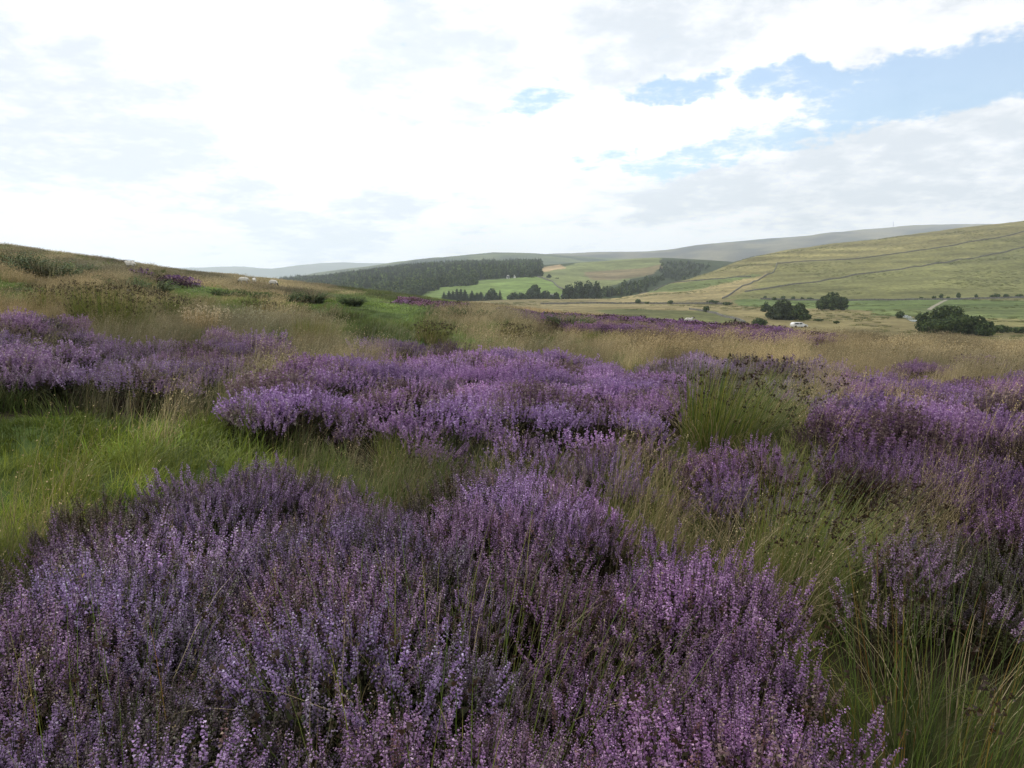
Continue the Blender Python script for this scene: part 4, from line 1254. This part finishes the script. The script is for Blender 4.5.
def sheep_mesh(pose, seed):
    """one skinned body: trunk, neck, head, ears, tail and four jointed legs; facing +x"""
    down = pose == 'graze'
    V = [(-0.45, 0, 0.62), (-0.25, 0, 0.66), (0.0, 0, 0.64), (0.25, 0, 0.65), (0.42, 0, 0.68)]
    Rr = [0.17, 0.225, 0.24, 0.225, 0.18]
    E = [(0, 1), (1, 2), (2, 3), (3, 4)]
    if down:
        nk = [(0.58, 0, 0.56), (0.68, 0, 0.36), (0.76, 0, 0.22), (0.84, 0, 0.12)]
    elif pose == 'turn':
        nk = [(0.54, 0.04, 0.82), (0.60, 0.10, 0.96), (0.62, 0.22, 0.95), (0.63, 0.34, 0.88)]
    else:
        nk = [(0.55, 0, 0.84), (0.64, 0, 0.98), (0.76, 0, 0.96), (0.89, 0, 0.89)]
    i0 = len(V); V += nk; Rr += [0.125, 0.095, 0.085, 0.045]; E += [(4, i0), (i0, i0+1), (i0+1, i0+2), (i0+2, i0+3)]
    poll = np.array(nk[1]) * 0.5 + np.array(nk[2]) * 0.5
    fw = np.array(nk[3]) - np.array(nk[1]); fw[2] = 0; fw /= np.linalg.norm(fw) + 1e-6
    sd = np.array([-fw[1], fw[0], 0])
    for s_ in (-1, 1):
        k = len(V)
        V += [tuple(poll + sd * 0.10 * s_ + np.array([0, 0, 0.03])), tuple(poll + sd * 0.19 * s_ + np.array([0, 0, 0.0]))]
        Rr += [0.025, 0.018]; E += [(i0 + 1, k), (k, k + 1)]
    k = len(V); V += [(-0.60, 0, 0.58), (-0.64, 0, 0.42)]; Rr += [0.05, 0.035]; E += [(0, k), (k, k + 1)]
    for s_ in (-1, 1):
        k = len(V)      # fore leg: knee, fetlock, hoof
        V += [(0.30, 0.11 * s_, 0.42), (0.31, 0.11 * s_, 0.25), (0.30, 0.11 * s_, 0.08), (0.33, 0.11 * s_, 0.0)]
        Rr += [0.075, 0.04, 0.032, 0.036]; E += [(3, k), (k, k+1), (k+1, k+2), (k+2, k+3)]
        k = len(V)      # hind leg: stifle forward, hock back
        V += [(-0.27, 0.12 * s_, 0.44), (-0.38, 0.12 * s_, 0.28), (-0.36, 0.12 * s_, 0.08), (-0.33, 0.12 * s_, 0.0)]
        Rr += [0.10, 0.045, 0.032, 0.036]; E += [(1, k), (k, k+1), (k+1, k+2), (k+2, k+3)]
    me = bpy.data.meshes.new('sheep_skeleton'); me.from_pydata(V, E, [])
    o = bpy.data.objects.new('sheep_skeleton', me); COL.objects.link(o)
    sk = o.modifiers.new('skin', 'SKIN'); sk.use_smooth_shade = True
    for i, d in enumerate(me.skin_vertices[0].data):
        d.radius = (Rr[i], Rr[i]); d.use_root = (i == 2)
    o.modifiers.new('sub', 'SUBSURF').levels = 2
    bpy.context.view_layer.update()
    ev = o.evaluated_get(bpy.context.evaluated_depsgraph_get())
    out = bpy.data.meshes.new_from_object(ev); out.name = 'sheep'
    bpy.data.objects.remove(o); bpy.data.meshes.remove(me)
    n = len(out.vertices); co = np.zeros(n * 3, np.float32); out.vertices.foreach_get('co', co); co = co.reshape(-1, 3)
    c = np.tile(np.array([0.66, 0.63, 0.56]), (n, 1))
    hd = np.array(nk)
    dist = np.min(np.linalg.norm(co[:, None] - hd[None, 1:], axis=2), 1)
    dark = (dist < 0.135) & (np.linalg.norm(co - hd[0], axis=1) > 0.12)
    leg = co[:, 2] < 0.36
    if down: leg &= co[:, 0] < 0.5
    c[leg] = (0.20, 0.18, 0.16); c[dark] = (0.035, 0.03, 0.028)
    at = out.attributes.new('col', 'FLOAT_COLOR', 'POINT')
    cc = np.ones((n, 4), np.float32); cc[:, :3] = c; at.data.foreach_set('color', cc.ravel())
    out.materials.clear(); out.materials.append(M_SHEEP)
    return out
for i, (px, py, pose, head, lab, Yf) in enumerate([
    (130.5, 267, 'up', 180, 'white sheep with raised dark head standing highest, by itself near the skyline', None),
    (244, 282.5, 'graze', 185, 'white sheep grazing with head to the left, leftmost of the three together', None),
    (254.5, 283, 'turn', 100, 'white sheep seen from behind with its dark head turned right, middle of the three', None),
    (273, 285, 'graze', -20, 'white sheep grazing with dark head to the right, rightmost of the three together', None),
    (236.5, 276.5, 'graze', 120, 'tiny white sheep low in the grass just left of and above the three', 103),
    (688.5, 320.5, 'up', 5, 'lone white sheep standing in the deep purple heather strip', None)]):
    x, y, z = hit(px, py, ymin=30, ymax=118, h=0.42)
    if Yf: y = Yf; x = float(lateral(px, py)) * y; z = float(ground_z(np.array([x]), np.array([y]))[0])
    o = obj('sheep', sheep_mesh(pose, i)); o.location = (x, y, z + 0.28); o.rotation_euler = (0, 0, R(head)); o.scale = ((0.55,) if px > 600 else (0.66,)) * 3
    if Yf:
        o.location.z = z - 0.1
    tag(o, lab, 'sheep', 'sheep on the moor')

# ------------------------------------------------------------------ cottages, van, mast
M_WHITE = simple_mat('whitewash', (0.72, 0.70, 0.66), 0.85, 0.2, 0.8, 0.06)
M_SLATE = simple_mat('slate', (0.11, 0.115, 0.13), 0.7, 0.3, 1.5, 0.25)
M_GLASS = simple_mat('window_glass', (0.03, 0.035, 0.04), 0.12, 0.5)
M_DOOR = simple_mat('painted_door', (0.10, 0.12, 0.10), 0.6, 0.3)
M_VAN = simple_mat('white_car_paint', (0.74, 0.75, 0.76), 0.3, 0.5)
M_TYRE = simple_mat('tyre', (0.02, 0.02, 0.02), 0.8, 0.2)
M_STEEL = simple_mat('mast_steel', (0.22, 0.23, 0.24), 0.6, 0.4, metallic=0.3)

def box_bm(bm, x0, x1, y0, y1, z0, z1):
    r = bmesh.ops.create_cube(bm, size=1.0)
    for v in r['verts']:
        v.co = Vector(((x0 + x1) / 2 + v.co.x * (x1 - x0), (y0 + y1) / 2 + v.co.y * (y1 - y0), (z0 + z1) / 2 + v.co.z * (z1 - z0)))
    return r['verts']
def bm_obj(name, bm, mat, parent=None, bevel=0.0):
    if bevel:
        bmesh.ops.bevel(bm, geom=bm.edges[:], offset=bevel, segments=2, affect='EDGES')
    me = bpy.data.meshes.new(name); bm.to_mesh(me); bm.free(); me.materials.append(mat)
    return obj(name, me, parent)
def cottage(px, py, label, L_, D_, Hh, rz, Y, zf=wood_z):
    x = float(lateral(px, py)) * Y; z = float(zf(np.array([x]), np.array([Y]))[0])
    root = empty('cottage', (x, Y, z), rz); tag(root, label, 'cottage', 'white cottages across the valley')
    bm = bmesh.new()
    pr = [(-D_ / 2, -0.5), (D_ / 2, -0.5), (D_ / 2, Hh), (0, Hh + D_ * 0.42), (-D_ / 2, Hh)]
    a = [bm.verts.new((-L_ / 2, p[0], p[1])) for p in pr]; b = [bm.verts.new((L_ / 2, p[0], p[1])) for p in pr]
    bm.faces.new(a[::-1]); bm.faces.new(b)
    for i in range(5): bm.faces.new((a[i], a[(i + 1) % 5], b[(i + 1) % 5], b[i]))
    bm_obj('wall', bm, M_WHITE, root)
    bm = bmesh.new(); t = 0.14; e = 0.35
    for s_ in (-1, 1):
        vs = []
        for xx in (-L_ / 2 - 0.25, L_ / 2 + 0.25):
            for yy, zz in ((0, Hh + D_ * 0.42 + 0.01), (s_ * (D_ / 2 + e), Hh - e * 0.84 + 0.01)):
                vs.append(bm.verts.new((xx, yy, zz + 0.02))); vs.append(bm.verts.new((xx, yy, zz + t + 0.02)))
        o_ = vs
        for q in ((0, 1, 3, 2), (4, 6, 7, 5), (1, 5, 7, 3), (0, 2, 6, 4), (2, 3, 7, 6), (0, 4, 5, 1)):
            bm.faces.new([o_[k] for k in q])
    rf = bm_obj('roof', bm, M_SLATE, root)
    for s_ in (-1, 1):
        bm = bmesh.new(); box_bm(bm, s_ * (L_ / 2 - 0.7) - 0.4, s_ * (L_ / 2 - 0.7) + 0.4, -0.3, 0.3, Hh + D_ * 0.3, Hh + D_ * 0.42 + 1.0)
        bm_obj('chimney', bm, M_WHITE, rf)
    for xx in (-L_ * 0.3, L_ * 0.3):
        bm = bmesh.new(); box_bm(bm, xx - 0.5, xx + 0.5, -D_ / 2 - 0.03, -D_ / 2 + 0.1, 1.0, 2.1); bm_obj('window', bm, M_GLASS, root)
    bm = bmesh.new(); box_bm(bm, -0.5, 0.5, -D_ / 2 - 0.04, -D_ / 2 + 0.1, 0, 2.05); bm_obj('door', bm, M_DOOR, root)
cottage(508, 278, 'white cottage at the edge of the dark wood above the green field', 2.8, 3, 1.6, 0.2, 860)
cottage(514.5, 278, 'smaller white cottage just right of the one at the wood edge', 2.0, 2.4, 1.6, -1.2, 863)
cottage(552, 302, 'low white farm cottage under the spreading tree below the field', 3.2, 3.2, 1.7, 0.1, 612)
cottage(563, 301, 'white farm cottage in front of the big dark tree block', 2.8, 3, 1.7, -0.3, 612)

def van(px, Y, label):
    x = float(lateral(px, 323)) * Y; z = float(ground_z(np.array([x]), np.array([Y]))[0])
    root = empty('parked_car', (x, Y, z), R(8)); tag(root, label, 'car')
    prof = [(-2.1, 0.32), (2.15, 0.32), (2.2, 0.72), (1.25, 0.92), (0.55, 1.42), (-1.75, 1.46), (-2.15, 0.9)]
    bm = bmesh.new()
    a = [bm.verts.new((p[0], -0.9, p[1])) for p in prof]; b = [bm.verts.new((p[0], 0.9, p[1])) for p in prof]
    bm.faces.new(a); bm.faces.new(b[::-1])
    for i in range(len(prof)):
        j = (i + 1) % len(prof); bm.faces.new((a[j], a[i], b[i], b[j]))
    bm_obj('body', bm, M_VAN, root, 0.06)
    for s_ in (-1, 1):
        bm = bmesh.new(); box_bm(bm, -0.35, 0.5, s_ * 0.905 - 0.01, s_ * 0.905 + 0.01, 0.95, 1.33); bm_obj('window', bm, M_GLASS, root)
        bm = bmesh.new(); box_bm(bm, -1.6, -0.5, s_ * 0.905 - 0.01, s_ * 0.905 + 0.01, 0.95, 1.33); bm_obj('window', bm, M_GLASS, root)
        for xx in (-1.35, 1.4):
            bm = bmesh.new()
            bmesh.ops.create_cone(bm, cap_ends=True, segments=20, radius1=0.34, radius2=0.34, depth=0.22)
            bmesh.ops.rotate(bm, verts=bm.verts, cent=(0, 0, 0), matrix=Matrix.Rotation(R(90), 3, 'X'))
            bmesh.ops.translate(bm, verts=bm.verts, vec=(xx, s_ * 0.86, 0.34))
            bm_obj('wheel', bm, M_TYRE, root)
    return root
def depth_for_top(px, py, h, y0, y1):
    """how far away something h tall standing on the ground reaches up to row py"""
    Y = np.linspace(y0, y1, 400); X = lateral(px, py) * Y
    _, q = project(X, Y, ground_z(X, Y) + h)
    return float(Y[np.argmin(np.abs(q - py))])
van(799, depth_for_top(799, 322.3, 1.46, 170, 260), 'white car parked on the straw grass just below the darker tree of the pair')

def mast(px, base_py, top_py, D, label):
    x = float(lateral(px)) * D; z0 = CAMZ + D * float(tan_el(base_py)); z1 = CAMZ + D * float(tan_el(top_py))
    root = empty('radio_mast', (x, D, z0 - 6)); tag(root, label, 'mast')
    hgt = z1 - z0 + 6
    s = Soup(); b_ = 1.5
    for sx, sy in ((-1, -1), (1, -1), (1, 1), (-1, 1)):
        cone_limb(s, (sx * b_, sy * b_, 0), (sx * 0.4, sy * 0.4, hgt), 0.35, 0.25, 4, (0.15, 0.16, 0.17))
    for k in range(8):
        t0 = k / 8; w0 = b_ + (0.4 - b_) * t0; t1 = (k + 1) / 8; w1 = b_ + (0.4 - b_) * t1
        cone_limb(s, (-w0, -w0, hgt * t0), (w1, -w1, hgt * t1), 0.15, 0.15, 4, (0.15, 0.16, 0.17))
        cone_limb(s, (w0, w0, hgt * t0), (-w1, w1, hgt * t1), 0.15, 0.15, 4, (0.15, 0.16, 0.17))
    obj('lattice', s.mesh('lattice', M_STEEL), root)
    s = Soup(); cone_limb(s, (0, 0, hgt - 1), (0, 0, hgt + 5), 0.25, 0.1, 5, (0.15, 0.16, 0.17)); obj('antenna', s.mesh('antenna', M_STEEL), root)
mast(889.5, 227.5, 222, 4600, 'thin radio mast on the brown skyline to the right')

# ------------------------------------------------------------------ haze, sky, sun
HAZE = 0.00015
def haze():
    m, N, L = new_mat('haze_air')
    out = N.new('ShaderNodeOutputMaterial'); v = N.new('ShaderNodeVolumePrincipled')
    v.inputs['Color'].default_value = (0.83, 0.92, 1.0, 1); v.inputs['Density'].default_value = HAZE
    v.inputs['Anisotropy'].default_value = 0.5
    L.new(v.outputs[0], out.inputs['Volume'])
    bm = bmesh.new(); box_bm(bm, -9000, 9000, -60, 9000, -60, 440)
    bm_obj('haze', bm, m)
    tag(bpy.data.objects['haze'], 'thin blue summer haze filling the valley air', 'haze', kind='stuff')
haze()

SUN_EL, SUN_AZ = 50.0, -38.0       # degrees above the horizon, to the left of the view
def sky():
    w = bpy.data.worlds.new('World'); SC.world = w; w.use_nodes = True
    N, L = w.node_tree.nodes, w.node_tree.links
    N.clear()
    out = N.new('ShaderNodeOutputWorld'); bg = N.new('ShaderNodeBackground')
    L.new(bg.outputs[0], out.inputs[0])
    st = N.new('ShaderNodeTexSky'); st.sky_type = 'NISHITA'; st.sun_disc = False
    st.sun_elevation = R(SUN_EL); st.sun_rotation = R(SUN_AZ)
    st.air_density = 1.25; st.dust_density = 0.3; st.ozone_density = 4.0
    tc = N.new('ShaderNodeTexCoord'); sep = N.new('ShaderNodeSeparateXYZ'); L.new(tc.outputs['Generated'], sep.inputs[0])
    def M(op, a, b=None, c=None):
        n = N.new('ShaderNodeMath'); n.operation = op
        for i, x in enumerate((a, b, c)):
            if x is None: continue
            if isinstance(x, (int, float)): n.inputs[i].default_value = x
            else: L.new(x, n.inputs[i])
        return n.outputs[0]
    def smooth(a, b, x):
        n = N.new('ShaderNodeMapRange'); n.interpolation_type = 'SMOOTHSTEP'
        n.inputs[1].default_value = a; n.inputs[2].default_value = b; L.new(x, n.inputs[0])
        return n.outputs[0]
    X, Y, Z = sep.outputs
    zc = M('ADD', M('MAXIMUM', Z, 0.0), 0.20)
    cx, cy = M('DIVIDE', X, zc), M('DIVIDE', Y, zc)
    cv = N.new('ShaderNodeCombineXYZ'); L.new(cx, cv.inputs[0]); L.new(cy, cv.inputs[1])
    def noise(scale, detail, rough, off, vec=None, dist=0.0):
        mp = N.new('ShaderNodeMapping'); mp.inputs['Location'].default_value = off
        L.new(vec or cv.outputs[0], mp.inputs[0])
        n = N.new('ShaderNodeTexNoise'); n.inputs['Scale'].default_value = scale; n.inputs['Detail'].default_value = detail
        n.inputs['Roughness'].default_value = rough; n.inputs['Distortion'].default_value = dist
        L.new(mp.outputs[0], n.inputs['Vector'])
        return n.outputs[0]
    nA = noise(0.9, 8, 0.58, (3.1, 1.7, 0)); nB = noise(3.4, 8, 0.6, (7.7, 2.2, 0)); nC = noise(0.55, 5, 0.5, (1.2, 9.4, 0), dist=0.3)
    # bearing and height of the view ray, bent a little by the noise
    az = M('ARCTAN2', X, Y); el = M('ARCSINE', Z)
    nw = noise(5.0, 6, 0.6, (0, 0, 0), tc.outputs['Generated']); nw2 = noise(5.0, 6, 0.6, (5, 3, 8), tc.outputs['Generated'])
    azw = M('ADD', az, M('MULTIPLY', M('SUBTRACT', nw, 0.5), 0.30)); elw = M('ADD', el, M('MULTIPLY', M('SUBTRACT', nw2, 0.5), 0.16))
    def blob(px, py, rx, ry, tilt=0.0, soft=0.75):
        a0 = math.atan2(float(lateral(px, py)), 1.0); e0 = math.atan(float(tan_el(py)) * math.cos(a0))
        ra, rb = rx / F * math.cos(a0) ** 2, ry / F
        c, s_ = math.cos(R(tilt)), math.sin(R(tilt))
        dx = M('SUBTRACT', azw, a0); dy = M('SUBTRACT', elw, e0)
        u = M('DIVIDE', M('ADD', M('MULTIPLY', dx, c), M('MULTIPLY', dy, s_)), ra)
        v = M('DIVIDE', M('SUBTRACT', M('MULTIPLY', dy, c), M('MULTIPLY', dx, s_)), rb)
        d = M('SQRT', M('ADD', M('MULTIPLY', u, u), M('MULTIPLY', v, v)))
        n = N.new('ShaderNodeMapRange'); n.interpolation_type = 'SMOOTHSTEP'
        n.inputs[1].default_value = 1 + soft * 0.5; n.inputs[2].default_value = 1 - soft * 0.5; L.new(d, n.inputs[0])
        return n.outputs[0]
    def union(bl):
        r = bl[0]
        for b_ in bl[1:]: r = M('MAXIMUM', r, b_)
        return r
    blue = union([blob(925, 92, 140, 36, 6, 0.8), blob(1040, 75, 90, 40, 0, 0.8), M('MULTIPLY', blob(800, 90, 60, 16, 0, 0.8), 0.8),
                  M('MULTIPLY', blob(550, 102, 42, 15, 6, 1.6), 0.66), M('MULTIPLY', blob(710, 150, 110, 15, 4, 0.9), 0.7), M('MULTIPLY', blob(680, 77, 70, 11, -4, .8), 0.75)])
    rear = M('MULTIPLY', smooth(0.52, 0.62, nA), smooth(0.1, -0.3, Y))
    blue = M('MAXIMUM', blue, rear)
    grey = union([blob(60, 110, 170, 60, -8, 1.1), blob(190, 150, 90, 22, -5, 1.2), blob(430, 60, 90, 75, 30, 1.2), blob(650, 25, 110, 50, 0, 1.0),
                  blob(310, 215, 100, 30, 0, 1.4), blob(850, 150, 70, 30, 10, 1.0), blob(960, 165, 110, 36, 8, 1.0), blob(880, 200, 160, 24, 0, 1.3), blob(700, 190, 90, 24, 5, 1.4)])
    nD = noise(10.0, 7, 0.62, (2.7, 5.2, 0))
    dens = M('ADD', M('MULTIPLY', grey, 0.72), M('ADD', M('MULTIPLY', M('SUBTRACT', nB, 0.5), 2.3), M('ADD', M('MULTIPLY', M('SUBTRACT', nA, 0.5), 0.9), M('MULTIPLY', M('SUBTRACT', nD, 0.5), 1.3))))
    shade = smooth(-0.05, 0.95, dens)
    bl = M('ADD', blue, M('ADD', M('MULTIPLY', M('SUBTRACT', nB, 0.5), 0.9), M('MULTIPLY', M('SUBTRACT', nD, 0.5), 1.6)))
    blue = smooth(0.30, 0.85, bl)
    bright = blob(300, 60, 330, 170, 0, 1.6)
    bright2 = blob(560, 170, 330, 110, 0, 1.6)
    lum = M('ADD', 1.09, M('ADD', M('MULTIPLY', bright, 0.16), M('MULTIPLY', bright2, 0.12)))
    mixc = N.new('ShaderNodeMix'); mixc.data_type = 'RGBA'
    mixc.inputs[6].default_value = (1.0, 1.0, 1.01, 1); mixc.inputs[7].default_value = (0.67, 0.72, 0.78, 1)
    L.new(shade, mixc.inputs[0])
    cl = N.new('ShaderNodeVectorMath'); cl.operation = 'SCALE'; L.new(mixc.outputs[2], cl.inputs[0]); L.new(lum, cl.inputs['Scale'])
    ns = N.new('ShaderNodeVectorMath'); ns.operation = 'SCALE'; ns.inputs['Scale'].default_value = 0.15; L.new(st.outputs[0], ns.inputs[0])
    fin = N.new('ShaderNodeMix'); fin.data_type = 'RGBA'
    L.new(M('MULTIPLY', blue, 0.86), fin.inputs[0]); L.new(cl.outputs[0], fin.inputs[6]); L.new(ns.outputs[0], fin.inputs[7])
    L.new(fin.outputs[2], bg.inputs['Color']); bg.inputs['Strength'].default_value = 1.0
sky()

sun = bpy.data.lights.new('sun', 'SUN'); sun.energy = 2.3; sun.angle = R(7); sun.color = (1.0, 0.95, 0.87)
so = link(bpy.data.objects.new('sun', sun))
sd_ = Vector((math.sin(R(SUN_AZ)) * math.cos(R(SUN_EL)), math.cos(R(SUN_AZ)) * math.cos(R(SUN_EL)), math.sin(R(SUN_EL))))
so.rotation_euler = sd_.to_track_quat('Z', 'Y').to_euler(); so.location = sd_ * 40

cam = bpy.data.cameras.new('camera'); co_ = link(bpy.data.objects.new('camera', cam))
cam.sensor_width = 36.0; cam.lens = 36.0 * F / W; cam.clip_start = 0.05; cam.clip_end = 30000
co_.location = (0, 0, CAMZ); co_.rotation_euler = (R(90) - PITCH, 0, 0)
SC.camera = co_
SC.render.engine = 'CYCLES'
SC.cycles.max_bounces = 6; SC.cycles.diffuse_bounces = 3; SC.cycles.glossy_bounces = 2; SC.cycles.transmission_bounces = 3
SC.cycles.volume_bounces = 2; SC.cycles.use_denoising = True
vs = SC.view_settings
vs.view_transform = 'Standard'; vs.look = 'None'; vs.exposure = 0.0; vs.gamma = 1.0; vs.use_curve_mapping = False
